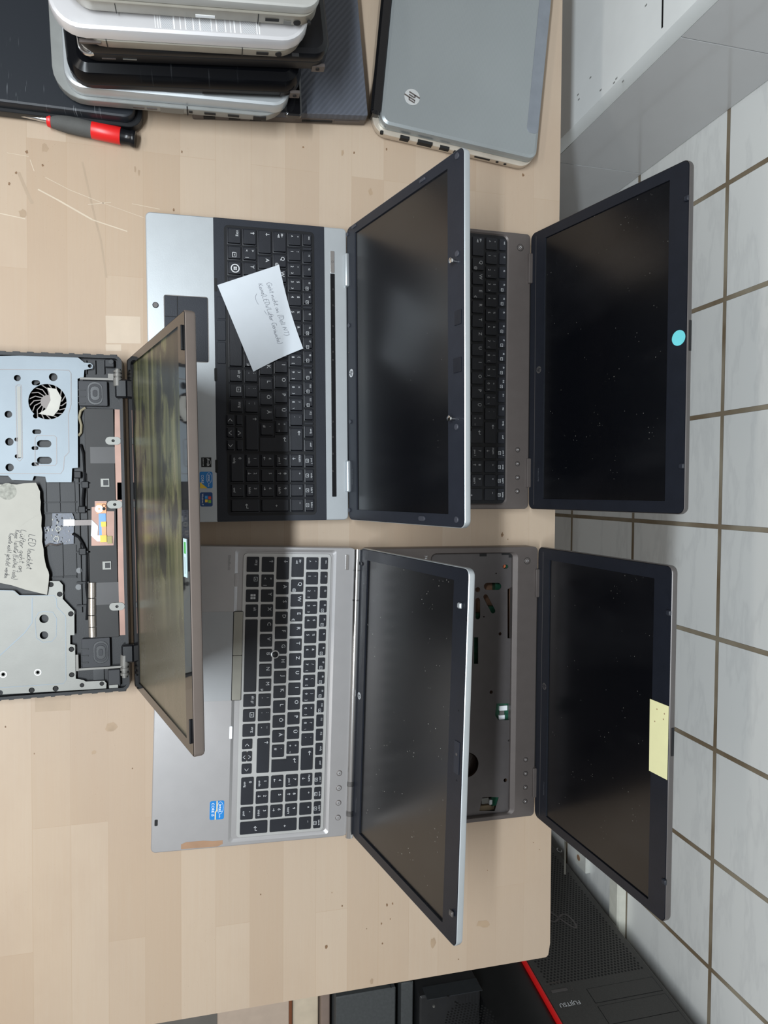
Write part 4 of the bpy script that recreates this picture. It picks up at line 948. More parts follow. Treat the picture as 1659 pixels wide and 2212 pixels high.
m.ribbon([c2_(248, 980), c3(248, 90), c3(190, 170), c3(0, 345), c3(-100, 430)], .0012, zp + .0002, 1)
for c in ((292, 480), (22, 496)): p = c3(*c); m.ribbon(circ(*p, .0034, 18) + [circ(*p, .0034, 18)[0]], .0010, zp + .0003, 2)
m.build('card_bay_plate', [steel2, steel, white], L5.root)
for c, r in (((394, 877), 0), ((463, 952), 0), ((550, 1105), 0)):
    p = c2_(*c); m = MB(); m.cyl((p[0], p[1], zp - .004), (p[0], p[1], zp - .0004), .0026, 12); m.build('screw', dark, L5.root)
for c in ((555, 300), (557, 499), (637, 580), (792, 568), (431, 607), (244, 620)):
    p = c3(*c); m = MB(); m.cyl((p[0], p[1], zp - .004), (p[0], p[1], zp - .0004), .0024, 12); m.build('screw', dark, L5.root)
# fan below plate
p = c1(368, 820); m = MB(); z = t5 - .007
m.cyl((p[0], p[1], z - .002), (p[0], p[1], z), .024, 28, 0); m.cyl((p[0], p[1], z), (p[0], p[1], z + .003), .008, 20, 1)
for k in range(17):
    a = 2 * PI * k / 17; m.ribbon([(p[0] + .008 * math.cos(a), p[1] + .008 * math.sin(a)), (p[0] + .015 * math.cos(a + .2), p[1] + .015 * math.sin(a + .2)), (p[0] + .022 * math.cos(a + .55), p[1] + .022 * math.sin(a + .55))], .0011, z + .0025, 1)
m.build('fan', [dark, mat('fan_grey', (92, 80, 74), .4)], L5.root)
m = MB(); a = [(p[0] + .0205 * math.cos(t), p[1] + .0205 * math.sin(t)) for t in [math.radians(k) for k in range(0, 110, 10)]]
cr = [c1(370, 712, -.004), c1(440, 722, -.004), c1(480, 790, -.004), c1(460, 880, -.004), c1(415, 935, -.004), c1(300, 915, -.004), c1(360, 880, -.004), c1(395, 810, -.004), c1(385, 750, -.004)]
m.poly(cr, z + .0032, z + .0036); m.build('fan_foil', mat('foil_grey', (176, 174, 166), .5), L5.root)
# speakers
def speaker(cf, xa, xb, ya, yb, ox, oy, sx):
    m = MB(); p, q = cf(xa, ya), cf(xb, yb); m.slab(p[0], q[0], p[1], q[1], t5 - .009, t5 - .0012, .0012, .0005, 0)
    c = cf(ox, oy)
    for r, zz, mi in ((1.0, t5 - .0009, 1), (.82, t5 - .0006, 0), (.62, t5 - .0003, 1), (.3, t5 + .0001, 0)):
        m.slab(c[0] - .0135 * r, c[0] + .0135 * r, c[1] - .0085 * r, c[1] + .0085 * r, t5 - .002, zz, .0078 * r, .0003, mi)
    o = m.build('speaker', [mat('speaker_grey', (42, 43, 47), .5, spec=.3), gloss2], L5.root)
    for k in (0, 1, 2):
        yy = ya + (yb - ya) * (.35 + .25 * k); a, b = cf(xa - 0, yy), cf(xa + 55, yy + 8); mm = MB(); mm.box(a[0], b[0], a[1], b[1], t5 - .003, t5 - .0006); mm.build('speaker_rib', blackp, o)
speaker(c1, 608, 838, 655, 855, 740, 755, 0); speaker(c3, 632, 860, 220, 432, 785, 322, 0)
# touchpad underside and foil
m = MB(); p, q = c1(650, 870), c3(925, 205); m.slab(p[0], q[0], p[1], q[1], t5 - .008, t5 - .0035, .001, .0004, 0)
p, q = c1(697, 1172), c1(903, 1300); m.box(p[0], q[0], p[1], q[1], t5 - .0036, t5 - .0033, 1)
p, q = c2_(735, 865), c2_(925, 1030); m.box(p[0], q[0], p[1], q[1], t5 - .0036, t5 - .0033, 1)
m.build('palmrest_frame', [mat('palmrest_dark', (34, 33, 33), .5, var=.1, spec=.3), mat('palmrest_film', (58, 56, 56), .4, spec=.3)], L5.root)
m = MB(); m.ribbon([c1(915, 880), c1(915, 1150), c1(925, 1586)], .0068, t5 - .0024); m.ribbon([c2_(935, 80), c2_(938, 480), c2_(942, 800), c2_(952, 1154), c3(955, 190)], .0068, t5 - .0024); m.build('foil_strip', pinkfoil, L5.root)
for cf, x, y in ((c1, 880, 1125), (c2_, 893, 252), (c2_, 910, 1048)):
    p = cf(x, y); m = MB(); m.poly(caps(p[0], p[1] - .004, p[0], p[1] + .004, .0046), t5 - .003, t5 - .0014, 0, holes=[circ(p[0], p[1], .0018, 10)]); m.build('mount_lug', steel2, L5.root)
for cf, x, y in ((c1, 818, 1452), (c2_, 832, 728)):
    p = cf(x, y); m = MB(); m.box(p[0] - .0048, p[0] + .0048, p[1] - .0050, p[1] + .0044, t5 - .0035, t5 - .0022, 0); m.box(p[0] - .0032, p[0] + .0032, p[1] - .0022, p[1] + .0034, t5 - .0023, t5 - .0019, 1); m.build('touchpad_clip', [steel2, blackp], L5.root)
# silver roller along the palmrest
m = MB()
for a, b in ((862, 980), (986, 1114), (1120, 1154)):
    p, q = c2_(714, a), c2_(714, b); m.cyl((p[0], p[1], t5 - .004), (q[0], q[1], t5 - .004), .0045, 16)
p, q = c3(714, 40), c3(716, 124); m.cyl((p[0], p[1], t5 - .004), (q[0], q[1], t5 - .004), .0045, 16); p, q = c3(716, 130), c3(718, 205); m.cyl((p[0], p[1], t5 - .004), (q[0], q[1], t5 - .004), .0045, 16)
m.build('card_slot_cover', mat('warm_steel', (186, 178, 168), .3, .8), L5.root)
# circuit boards
m = MB(); m.poly([c2_(*p) for p in ((400, 322), (555, 320), (570, 350), (568, 560), (335, 575), (330, 430), (400, 420))], t5 - .006, t5 - .0045, 0)
rb_ = random.Random(11)
for k in range(70):
    x, y = rb_.uniform(340, 560), rb_.uniform(330, 560)
    if x < 400 and y < 425: continue
    p = c2_(x, y); s = rb_.uniform(.0004, .0013); m.box(p[0] - s, p[0] + s, p[1] - s * .6, p[1] + s * .6, t5 - .0045, t5 - .0038, rb_.choice((1, 2, 2, 3)))
for x, y in ((448, 443), (434, 520)): p = c2_(x, y); m.ribbon(circ(*p, .0026, 14) + [circ(*p, .0026, 14)[0]], .0010, t5 - .0036, 1)
m.build('circuit_board', [bluepcb, steel2, dark, gun2], L5.root)
m = MB(); m.poly([c2_(*p) for p in ((710, 272), (735, 270), (735, 225), (828, 225), (828, 305), (887, 305), (887, 500), (882, 572), (708, 575))], t5 - .0036, t5 - .0031, 0); f5 = m.build('pink_backing', pinkfoil, L5.root)
m = MB(); p, q = c2_(748, 242), c2_(826, 322); m.box(p[0], q[0], p[1], q[1], t5 - .003, t5 - .0018, 0); p, q = c2_(766, 322), c2_(826, 490); m.box(p[0], q[0], p[1], q[1], t5 - .003, t5 - .0018, 1)
p, q = c2_(790, 420), c2_(826, 490); m.box(p[0], q[0], p[1], q[1], t5 - .003, t5 - .0016, 0); p = c2_(805, 405); m.box(p[0] - .003, p[0] + .003, p[1] - .0028, p[1] + .0028, t5 - .003, t5 - .0010, 3)
p = c2_(770, 286); m.cyl((p[0], p[1], t5 - .0018), (p[0], p[1], t5 - .0014), .0045, 18, 2); p = c2_(770, 286); m.cyl((p[0], p[1], t5 - .0014), (p[0], p[1], t5 - .0012), .0012, 10, 0)
p = c2_(808, 262); m.ribbon(circ(*p, .002, 12) + [circ(*p, .002, 12)[0]], .0006, t5 - .0015, 4); p = c2_(808, 286); m.cyl((p[0], p[1], t5 - .0018), (p[0], p[1], t5 - .0012), .0018, 10, 4)
p, q = c2_(778, 492), c2_(830, 545); m.box(p[0], q[0], p[1], q[1], t5 - .003, t5 - .0014, 3); p, q = c2_(832, 500), c2_(872, 556); m.box(p[0], q[0], p[1], q[1], t5 - .003, t5 - .0018, 5)
m.build('power_board', [copper, intel, white, yell, dark, mat('olive_board', (150, 140, 80), .5)], L5.root)
m = MB(); p, q = c2_(490, 370), c2_(578, 418); m.box(p[0], q[0], p[1], q[1], t5 - .0036, t5 - .0026, 0); p, q = c2_(578, 374), c2_(712, 414); m.box(p[0], q[0], p[1], q[1], t5 - .0034, t5 - .0028, 1)
m.poly([c2_(*p) for p in ((712, 372), (762, 420), (758, 492), (706, 495))], t5 - .0028, t5 - .0022, 0); m.poly([c2_(*p) for p in ((706, 495), (780, 492), (778, 540), (755, 540))], t5 - .0026, t5 - .0020, 0)
m.build('ribbon_cable', [white, gun], L5.root)
# cables and moulded ribs
def cable(cf, pts, r, mt, z=t5 - .004):
    m = MB(); P = [cf(*p) for p in pts]; m.tube([(p[0], p[1], z + .0008 * math.sin(i * 1.3)) for i, p in enumerate(P)], r); return m.build('cable', mt, L5.root)
cable(c1, [(660, 865), (625, 890), (612, 940), (628, 1000), (625, 1060), (605, 1085)], .0015, mat('sand_cable', (140, 132, 110), .5))
cable(c1, [(622, 1150), (645, 1230), (650, 1330), (655, 1450), (645, 1580)], .0012, gloss2); cable(c2_, [(660, 0), (640, 200), (640, 290)], .0014, gloss2)
cable(c2_, [(560, 480), (610, 510), (640, 560), (672, 640), (672, 780), (668, 900), (680, 1000), (670, 1154)], .0014, gloss2); cable(c2_, [(345, 580), (380, 560), (430, 570), (470, 560)], .001, gun)
m = MB()
for k in range(9):
    xx = 345 + (k % 3) * 105; p = c2_(xx, 60)
for xx in (345, 452, 570): a, b = c2_(xx, 70), c2_(xx + 12, 310); m.box(a[0], b[0], a[1], c2_(xx + 4, 100)[1], t5 - .009, t5 - .0058)
for xx in (475, 580): a, b = c2_(xx, 570), c2_(xx + 6, 830); m.box(a[0], b[0], a[1], c2_(xx + 6, 600)[1], t5 - .009, t5 - .0058)
for yy in (232, 318, 820): a, b = c2_(330, yy), c2_(590, yy + 5); m.box(a[0], b[0], a[1], b[1], t5 - .009, t5 - .0058)
for yy in (80, 290, 620, 860, 1040): a, b = c2_(590, yy), c2_(700, yy + 8); m.box(a[0], b[0], a[1], b[1], t5 - .009, t5 - .0035)
a, b = c2_(600, 10), c2_(625, 1100); m.box(a[0], b[0], a[1], c2_(606, 20)[1], t5 - .009, t5 - .0045); a, b = c2_(668, 10), c2_(678, 1100); m.box(a[0], b[0], a[1], c2_(674, 20)[1], t5 - .009, t5 - .0035)
for xx, yy in ((660, 98), (635, 292), (640, 620), (600, 20)): p = c2_(xx, yy); m.box(p[0] - .004, p[0] + .004, p[1] - .004, p[1] + .004, t5 - .009, t5 - .0018, b=.0008)
m.build('moulded_ribs', mat('frame_black', (26, 27, 30), .5, spec=.3), L5.root)
for x, y in ((500, 522), (610, 770), (605, 900)): p = c2_(x, y); m = MB(); m.cyl((p[0], p[1], t5 - .009), (p[0], p[1], t5 - .0056), .0034, 16); m.build('screw', gloss2, L5.root)
# corner blocks and hinges
m = MB(); p, q = c1(815, 488), c1(888, 552); m.box(p[0], q[0], p[1], q[1], t5 - .009, t5 - .0005, 0, b=.0008); p = c1(865, 510); m.cyl((p[0], p[1], t5 - .0008), (p[0], p[1], t5 + .0002), .0026, 14, 1)
for x in (660, 730, 800): a, b = c1(x, 492), c1(x + 6, 600); m.box(a[0], b[0], a[1], c1(x + 8, 500)[1], t5 - .009, t5 - .004)
m.build('corner_block', [mat('block_grey', (40, 41, 44), .5, spec=.3), gloss2], L5.root); m = MB()
p, q = c3(838, 460), c3(938, 585); m.box(p[0], q[0], p[1], q[1], t5 - .009, t5 - .0012, 0, b=.0008); p, q = c3(720, 465), c3(805, 545); m.box(p[0], q[0], p[1], q[1], t5 - .009, t5 - .005, 1)
a, b = c3(850, 578), c3(920, 596); m.box(a[0], b[0], a[1], b[1], t5 - .003, t5 + .0004, 2)
m.build('corner_block', [mat('block_grey', (40, 41, 44), .5), gloss2, steel2], L5.root)
def hinge(cf, barrel, arm, plate_):
    m = MB(); (xa, ya), (xb, yb) = barrel; p, q = cf(xa, ya, .004), cf(xb, yb, .004)
    d = Vector((q[0] - p[0], q[1] - p[1], 0)); P0 = Vector((p[0], p[1], t5 + .002)); rs = [(0, .003), (.1, .003), (.1, .0048), (.2, .0048), (.2, .0036), (.3, .0036), (.3, .0050), (.42, .0050), (.42, .0038), (.52, .0038), (.52, .0052), (.95, .0052), (1, .0040)]
    m.lathe(P0, P0 + d, rs, 18); (xa, ya), (xb, yb) = arm; m.ribbon([cf(xa, ya), cf((xa + xb) / 2, (ya + yb) / 2), cf(xb, yb)], .0024, t5 + .0004); p = cf(xa, ya)
    (xa, ya), (xb, yb) = plate_; p, q = cf(xa, ya), cf(xb, yb); m.box(min(p[0], q[0]), max(p[0], q[0]), min(p[1], q[1]), max(p[1], q[1]), t5 - .002, t5 - .0006)
    m.build('hinge', mat('hinge_steel', (112, 110, 106), .5, .3), L5.root)
hinge(c1, ((915, 565), (918, 705)), ((622, 640), (915, 648)), ((840, 602), (885, 640)))
hinge(c3, ((970, 520), (972, 335)), ((615, 455), (985, 432)), ((588, 342), (612, 468)))
for cf, x, y in ((c1, 960, 720), (c3, 1010, 330)):
    m = MB(); p = cf(x, y, .004); m.box(p[0] - .011, p[0] + .011, p[1] - .009, p[1] + .005, t5 - .006, t5 + .007, b=.002); m.build('hinge_housing', gloss2, L5.root)
# handwritten note
NZ = .0012
def n_(x, y): p = at(x * .2773, 1020 + y * .2773, NZ); return (p.x, p.y)
po = at(60, 1160, NZ)
edge = [(-150, 95), (0, 95), (60, 100), (90, 92), (130, 96), (180, 88), (230, 84), (280, 82), (292, 105), (300, 125), (312, 150), (312, 200), (318, 230), (315, 290), (325, 350), (322, 420), (330, 470), (328, 540), (340, 600), (343, 650), (352, 700), (362, 740), (378, 775), (383, 800), (380, 850), (374, 900), (366, 955), (200, 915), (90, 880), (0, 862), (-150, 850)]
m = MB(); m.poly([(n_(*p)[0] - po.x, n_(*p)[1] - po.y) for p in edge], 0, .0003, 0)
def nn(x, y): p = n_(x, y); return (p[0] - po.x, p[1] - po.y)
handwrite(m, 'LED leuchtet', nn(222, 478), nn(205, 752), .0075, .0005, .0005, 1, seed=5)
handwrite(m, 'Lüfter geht an', nn(160, 442), nn(145, 780), .0062, .00045, .0005, 1, seed=6)
handwrite(m, 'Keine Tastatur (Ein/Aus Taste)', nn(118, 448), nn(92, 832), .0058, .00042, .0005, 1, seed=7)
handwrite(m, 'Konnte nicht getestet werden.', nn(72, 472), nn(32, 828), .0056, .00042, .0005, 1, seed=8)
m.ribbon([nn(150, 425), nn(225, 370), nn(305, 325)], .0004, .0005, 2)
m.poly(circ(*nn(58, 150), .0095, 18), .0004, .0004, 3)
o = m.build('paper_note', [paper2, ink2, mat('crease_grey', (176, 174, 166), .8), mat('thumb_smudge', (150, 150, 142), .85, var=.25, vscale=260)], None, Matrix.Translation(po))
tag(o, 'torn grey paper note with four handwritten lines on dismantled laptop', 'note')
# lid
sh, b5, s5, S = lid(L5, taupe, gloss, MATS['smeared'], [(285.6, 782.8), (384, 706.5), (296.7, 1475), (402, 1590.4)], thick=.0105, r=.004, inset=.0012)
for (xa, ya), (xb, yb) in (((395, 700), (401, 752)), ((411, 1553), (414, 1608))):
    p, q = L5.F(xa, ya), L5.F(xb, yb); cy_ = L5.l - .008
    lidbit(L5, 'rubber_bumper', lambda m: m.slab(p[0], q[0], cy_ - .0012, cy_ + .0012, -.0003, .0014, .001, .0004), blackp, b5)
p, q = L5.F(402.5, 1164), L5.F(407, 1249)
ly = L5.l - .0135
lidbit(L5, 'label_strip', lambda m: (m.box(p[0], q[0], ly - .0048, ly + .0046, -.0001, .0004, 0), m.box(p[0] + .003, p[0] + .013, ly - .002, ly + .004, .0004, .0006, 1), m.box(p[0] + .016, q[0] - .003, ly - .0002, ly + .0004, .0004, .0006, 2)), [mat('label_white', (196, 222, 226), .5), mat('label_green', (80, 170, 90), .5), ink], b5, 'white label with green mark')

# ================================================================ CLOSED LAPTOPS
def closed(name, label, pl, pr, ztop, th, lidm, basem, r=.012, length=.36, base_out=.0, base_px=None, group=None, bev=.003, split=.42, cat='laptop', extra=None, basebev=.003, zoff=0.0):
    A, B = at(*pl, ztop), at(*pr, ztop); d = (B - A); wd = d.length; ang = math.atan2(d.y, d.x)
    zb = ztop - th
    M = Matrix.Translation((A.x, A.y, zb)) @ Matrix.Rotation(ang, 4, 'Z'); rt = root(name, label, cat, M, group)
    zs = th * (1 - split)
    bo = base_out if isinstance(base_out, (tuple, list)) else (base_out, base_out, base_out)
    m = MB(); m.rings(-bo[0], wd + bo[1], -bo[2], length, r + max(bo[0], 0), [(basebev * 2, 0), (basebev * .6, basebev * .5), (0, basebev * 1.6), (0, zs - .0008), (.0006, zs - .0002)], n=6); b = m.build('base', basem, rt)
    m = MB(); m.rings(0, wd, 0, length, r, [(.001, zs), (0, zs + .0006), (0, th - bev), (bev * .3, th - bev * .3), (bev, th)], n=7); l = m.build('lid', lidm, rt)
    if extra: extra(rt, b, l, wd, th, zs, -bo[2])
    return rt, M
def port(rt, x0, x1, z0, z1, y, mt=None, name='port', dp=.0006, r=None):
    m = MB()
    m.box(x0, x1, y - dp, y + .003, z0, z1); return m.build(name, mt or dark, rt)
def rport(rt, x, z, rad, y, mt=dark, name='power_jack'):
    m = MB(); m.cyl((x, y + .003, z), (x, y - .0006, z), rad, 16); return m.build(name, mt, rt)

carbon = stripe_mat('ribbed_charcoal', (72, 76, 85), (80, 84, 94), 60, .75, .5, .35)
leather = scratched_mat('scratched_black', (30, 34, 40), .45, .5, 60, .3)
leather2 = scratched_mat('scratched_gloss_black', (11, 12, 15), .2, .04, 26, .12)
pat = mat('patterned_silver', (212, 211, 213), .32, .35, var=.01)
silv2 = mat('laptop_satin_silver', (186, 186, 182), .36, .4, var=.02)
def hp_lid(*a): pass
def e_black(rt, b, l, wd, th, zs, y):
    for k in range(4): port(rt, wd - .055 + k * .012, wd - .049 + k * .012, .0, .0035, y + .001, blackp, 'rubber_foot', .0015)
closed('laptop', 'black laptop with leathery scratched lid beside the red screwdriver', (-330, 178), (291, 256), 0.0, .03, leather, blackp, r=.013, length=.3, base_out=(.003, .007, .004), extra=e_black)
def e_rib(rt, b, l, wd, th, zs, y):
    port(rt, wd * .62, wd * .80, .007, .011, y); port(rt, wd * .81, wd - .008, .008, .0125, y, gun, 'drive_tray')
    for a in (.06, .2, .32): port(rt, wd * a, wd * a + .014, .006, .012, y)
closed('laptop', 'flat dark grey laptop with diagonal ribbed lid right of the stack', (415, 236), (795, 250), -.004, .026, carbon, gun, r=.002, length=.36, bev=.0008, basebev=.002, extra=e_rib)
# the stack
G = None
def e_s1(rt, b, l, wd, th, zs, y):
    for a, w_ in ((.53, .004), (.60, .013), (.71, .013)): port(rt, wd * a, wd * a + w_, .008, .012, y)
    port(rt, wd * .83, wd * .83 + .015, .006, .013, y); port(rt, wd * .52, wd * .52 + .0015, .003, .016, y)
    port(rt, wd * .28, wd * .28 + .012, .008, .011, y, gun); port(rt, wd * .34, wd * .34 + .011, .008, .011, y, gun2)
    port(rt, wd * .40, wd * .505, .004, .015, y, steel2, 'drive_tray', .0004)
    m = MB(); m.rings(wd - .004, wd + .016, -.001, .30, .004, [(0, zs - .006), (0, zs), (.002, zs + .001)], n=5); m.build('hinge_end', gloss, rt)
greybase = mat('laptop_grey_base', (138, 140, 138), .4, .3)
closed('laptop', 'silver laptop with rounded lid at the bottom of the tall stack', (138, 186), (627, 232), .034, .032, silver, greybase, r=.020, base_out=(.014, .0, .004), split=.5, bev=.004, extra=e_s1, group='closed laptops in the stack')
def e_s2(rt, b, l, wd, th, zs, y):
    port(rt, wd * .945, wd * .99, .002, .012, y, gun, 'bracket', .0004); rport(rt, wd * .967, .007, .0022, y - .0006); port(rt, wd * .9, wd * .902, .003, .011, y); port(rt, wd * .55, wd * .9, .0035, .0042, y)
closed('laptop', 'glossy black laptop with swollen rounded lid, second from the bottom of the stack', (144, 158), (657, 181), .066, .031, leather2, blackp, r=.022, split=.6, bev=.012, extra=e_s2, group='closed laptops in the stack')
def e_s3(rt, b, l, wd, th, zs, y):
    port(rt, wd * .08, wd * .08 + .014, .009, .0105, y, gun); port(rt, wd * .16, wd * .16 + .014, .009, .0105, y, steel2)
    port(rt, wd * .93, wd * .985, -.0, .010, y, gun, 'bracket', .0004); rport(rt, wd * .955, .005, .0022, y - .0006)
    m = MB(); m.rings(-.0006, .02, -.0006, .30, .0185, [(0, zs - .004), (0, zs - .001), (.001, zs)], n=5); m.build('hinge_end', chrome, rt)
closed('laptop', 'dull black laptop in the middle of the stack, sticking out to the right', (165, 96), (716, 119), .098, .031, gloss2, blackp, r=.018, split=.45, bev=.007, extra=e_s3, group='closed laptops in the stack')
warmb = mat('laptop_warm_base', (150, 146, 136), .4, .3)
def e_s4(rt, b, l, wd, th, zs, y):
    port(rt, wd * .09, wd * .17, .009, .0115, y, gun); port(rt, wd * .19, wd * .193, .003, .015, y); port(rt, wd * .72, wd * .723, .003, .015, y)
    port(rt, wd * .78, wd * .83, .007, .011, y); rport(rt, wd * .872, .009, .0034, y); port(rt, wd * .93, wd * .96, .007, .008, y)
    m = MB(); zt = th + .0002
    for a, wl in ((.385, .0006), (.395, .0006), (.404, .0006), (.455, .0012), (.48, .0008), (.5, .0008), (.53, .0008), (.555, .001), (.60, .0008), (.62, .0008), (.655, .0008), (.675, .0008), (.69, .0012), (.715, .0008), (.78, .0008), (.79, .0008)):
        m.box(wd * a, wd * a + wl, .005, .34, zt - .0002, zt, 1)
    for a, b_ in ((.41, .45), (.505, .525), (.535, .55), (.563, .60), (.63, .65), (.725, .775)):
        m.box(wd * a, wd * b_, .005, .34, zt - .0002, zt - .0001, 2)
    m.build('lid_pattern', [pat, white, stripe_mat('hatched_silver', (188, 190, 194), (228, 228, 230), 230, .7, .35, 0, .3)], rt)
closed('laptop', 'silver laptop with striped pattern across its lid, second from the top of the stack', (108, 57), (672, 92), .130, .030, pat, warmb, r=.030, base_out=(-.018, -.004, .001), split=.5, bev=.004, extra=e_s4, group='closed laptops in the stack')
def e_s5(rt, b, l, wd, th, zs, y):
    port(rt, wd * .745, wd * .748, .002, .017, y); port(rt, wd * .775, wd * .83, .008, .0115, y); rport(rt, wd * .905, .008, .0038, y); rport(rt, wd * .955, .008, .0018, y, dark, 'audio_jack')
    port(rt, wd * .50, wd * .575, .006, .0095, y, white, 'drive_button'); port(rt, wd * .20, wd * .202, .003, .016, y); port(rt, wd * .85, wd * .88, .005, .010, y, steel2)
closed('laptop', 'plain silver laptop lying on top of the stack, cut by the photo edge', (118, -26), (697, 20), .160, .028, silv2, warmb, r=.02, base_out=(-.01, -.002, .002), split=.35, bev=.003, extra=e_s5, group='closed laptops in the stack')
# dark silver laptop with round emblem
brushed = stripe_mat('brushed_graphite', (150, 156, 158), (158, 164, 166), 300, 0, .32, .1, .55)
edgechamp = mat('champagne_edge', (206, 196, 182), .32, .5)
def e_hp(rt, b, l, wd, th, zs, y):
    rport(rt, .006, .0145, .0022, y); port(rt, .031, .043, .009, .0165, y); port(rt, .055, .075, .0085, .016, y); port(rt, .086, .099, .0085, .0145, y); port(rt, .106, .118, .009, .014, y)
    port(rt, .136, .158, .0095, .0125, y); rport(rt, .169, .0105, .002, y, dark, 'audio_jack'); rport(rt, .181, .0095, .002, y, dark, 'audio_jack')
    q = Mi_hp(rt, 890, 210); m = MB(); hp_logo(m, q[0], q[1], th + .0004, .0103, 0, 1, rot=-PI / 2 ); lg = m.build('logo', [mat('logo_silver', (206, 208, 208), .35, .5), gun], rt)
    m = MB(); m.rings(wd - .019, wd - .0025, .034, .30, .006, [(0, th - .0005), (0, th + .0002), (.0005, th + .0004)], n=4); m.build('lid_band', mat('band_grey', (128, 134, 142), .4, .4), rt)
    m = MB(); m.rings(-.0125, .003, .012, .30, .006, [(.001, .004), (0, .006), (0, th - .004), (.003, th - .001)], n=5); m.build('hinge_bar', gloss, rt)
def Mi_hp(rt, px, py):
    p = rt.matrix_basis.inverted() @ at(px, py, -.004); return (p.x, p.y)
closed('laptop', 'closed graphite laptop with round emblem at the bench edge', (820, 266), (1160, 346), -.004, .026, brushed, edgechamp, r=.013, length=.34, base_out=(.008, .0, .006), split=.45, bev=.005, extra=e_hp)

# ---------------------------------------------------------------- screwdriver
zc = TZ + .0098
A = at(0, 236.5, zc); B = at(291, 300.5, zc); A0 = A - (B - A) * .25
M = Matrix.Translation((B.x, B.y, TZ)); sd = root('screwdriver', 'red and grey handled screwdriver lying beside black laptop', 'screwdriver', M)
T0 = Vector((B.x, B.y, TZ)); Bl = B - T0; Al = A0 - T0
def P(t): return Al.lerp(Bl, t)
def tt(px): return (.25 + px / 291) / 1.25
m = MB(); m.cyl(P(0), P(tt(104)), .0030, 12); m.build('shaft', chrome, sd)
m = MB(); m.lathe(P(tt(99)), P(tt(109)), [(0, .0055), (.15, .0072), (.8, .0078), (1, .0075)], 18); m.build('collar', red, sd)
m = MB(); m.lathe(P(tt(109)), P(tt(196)), [(0, .0074), (.15, .0086), (.4, .0098), (.7, .0100), (1, .0096)], 20); m.build('grip', rubber, sd)
m = MB(); m.lathe(P(tt(196)), P(tt(260)), [(0, .0096), (.02, .0098), (.98, .0098), (1, .0095)], 20); m.build('handle', red, sd)
m = MB(); m.lathe(P(tt(260)), P(tt(293)), [(0, .0092), (.3, .0086), (.62, .0084), (.74, .0094), (.9, .0098), (1, .0090)], 20); m.build('end_cap', gloss2, sd)

# ================================================================ UNDER THE BENCH END
# big tower with red stripe
cream2_ = mat('light_bar_grey', (150, 148, 140), .4)
lean = .1
def fp(px, py):   # pixel -> point on the leaning front plane y = Y0 - lean * (z - Z0)
    Y0, Z0 = -.93, .858 - 1.12
    d = ray(px, py); n_ = Vector((0, 1, lean)); p0 = Vector((0, Y0, Z0)); k = n_.dot(p0 - CAM) / n_.dot(d); return CAM + d * k
Z0 = FZ; Yb = -.93 - lean * (FZ - (.858 - 1.12))
xr = fp(1400, 2090).x; xl = fp(1170, 2145).x
M = Matrix.Translation((0, Yb, FZ)) @ Matrix.Rotation(math.atan(lean), 4, 'X'); Mi = M.inverted()
tower = root('computer_tower', 'black computer tower with red stripe and perforated front beside tiled wall', 'computer', M)
def fl(px, py): p = Mi @ fp(px, py); return (p.x, p.z)
twm = mat('tower_black', (56, 55, 53), .42, var=.15, vscale=400, bump=.2, bscale=700); twg = mat('tower_side', (62, 58, 54), .5)
m = MB(); m.box(xl + .004, xr, -.40, -.004, 0.0, .74, 0, b=.004); m.build('case', twg, tower)
def hexholes(px_poly, pitch, rad):
    pass
# front panel with round holes cut
m = MB(); m.X = Matrix(((1, 0, 0, 0), (0, 0, -1, 0), (0, 1, 0, 0), (0, 0, 0, 1)))  # local xy -> x,z facing -y... flipped below
m.X = Matrix(((1, 0, 0, 0), (0, 0, 1, 0), (0, 1, 0, 0), (0, 0, 0, 1)))
def face(o):  # keep normals towards +y
    bm = bmesh.new(); bm.from_mesh(o.data); bmesh.ops.recalc_face_normals(bm, faces=bm.faces); bm.to_mesh(o.data); bm.free(); return o
m.rings(xl + .003, xr, 0.0, .74, .008, [(0, -.004), (0, .001), (.003, .004)], n=4); fpn = face(m.build('front_panel', twm, tower))
hl = []
PP = [fl(1196, 2010), fl(1300, 1950), fl(1322, 1990), fl(1405, 2098), fl(1385, 2102), fl(1262, 2112), fl(1200, 2098)]
PX = [p[0] for p in PP]; PZ = [p[1] for p in PP]
x_a, x_b = xl + .02, xr - .014; z_a, z_b = .06, fl(1330, 2108)[1]
m = MB(); m.X = Matrix(((1, 0, 0, 0), (0, 0, 1, 0), (0, 1, 0, 0), (0, 0, 0, 1)))
pit = .0072; j = 0; zz = z_a
while zz < z_b:
    xx = x_a + (pit / 2 if j % 2 else 0)
    while xx < x_b: m.poly(circ(xx, zz, .0024, 6), .0040, .0042, 0); xx += pit
    zz += pit * .87; j += 1
o = m.build('vent_holes', mat('vent_dark', (4, 4, 5), .7), fpn); o['kind'] = 'stuff'
for pts in (((1268, 2140), (1410, 2116), (1432, 2144), (1286, 2172)),):
    q = [fl(*p) for p in pts]; xa, xb, za, zb = min(a[0] for a in q), max(a[0] for a in q), min(a[1] for a in q), max(a[1] for a in q)
    for dz in (0, (zb - za) + .006, 2 * ((zb - za) + .006)):
        m = MB(); m.X = Matrix(((1, 0, 0, 0), (0, 0, 1, 0), (0, 1, 0, 0), (0, 0, 0, 1)))
        hh = (zb - za) if dz == 0 else .04
        m.poly([(xa, za + dz), (xb, za + dz), (xb, za + dz + hh), (xa, za + dz + hh)], .0040, .0041, 1)
        m.poly([(xa + .0012, za + dz + .0012), (xb - .0012, za + dz + .0012), (xb - .0012, za + dz + hh - .0012), (xa + .0012, za + dz + hh - .0012)], .0041, .0046, 0)
        face(m.build('drive_bay', [twm, dark], fpn))
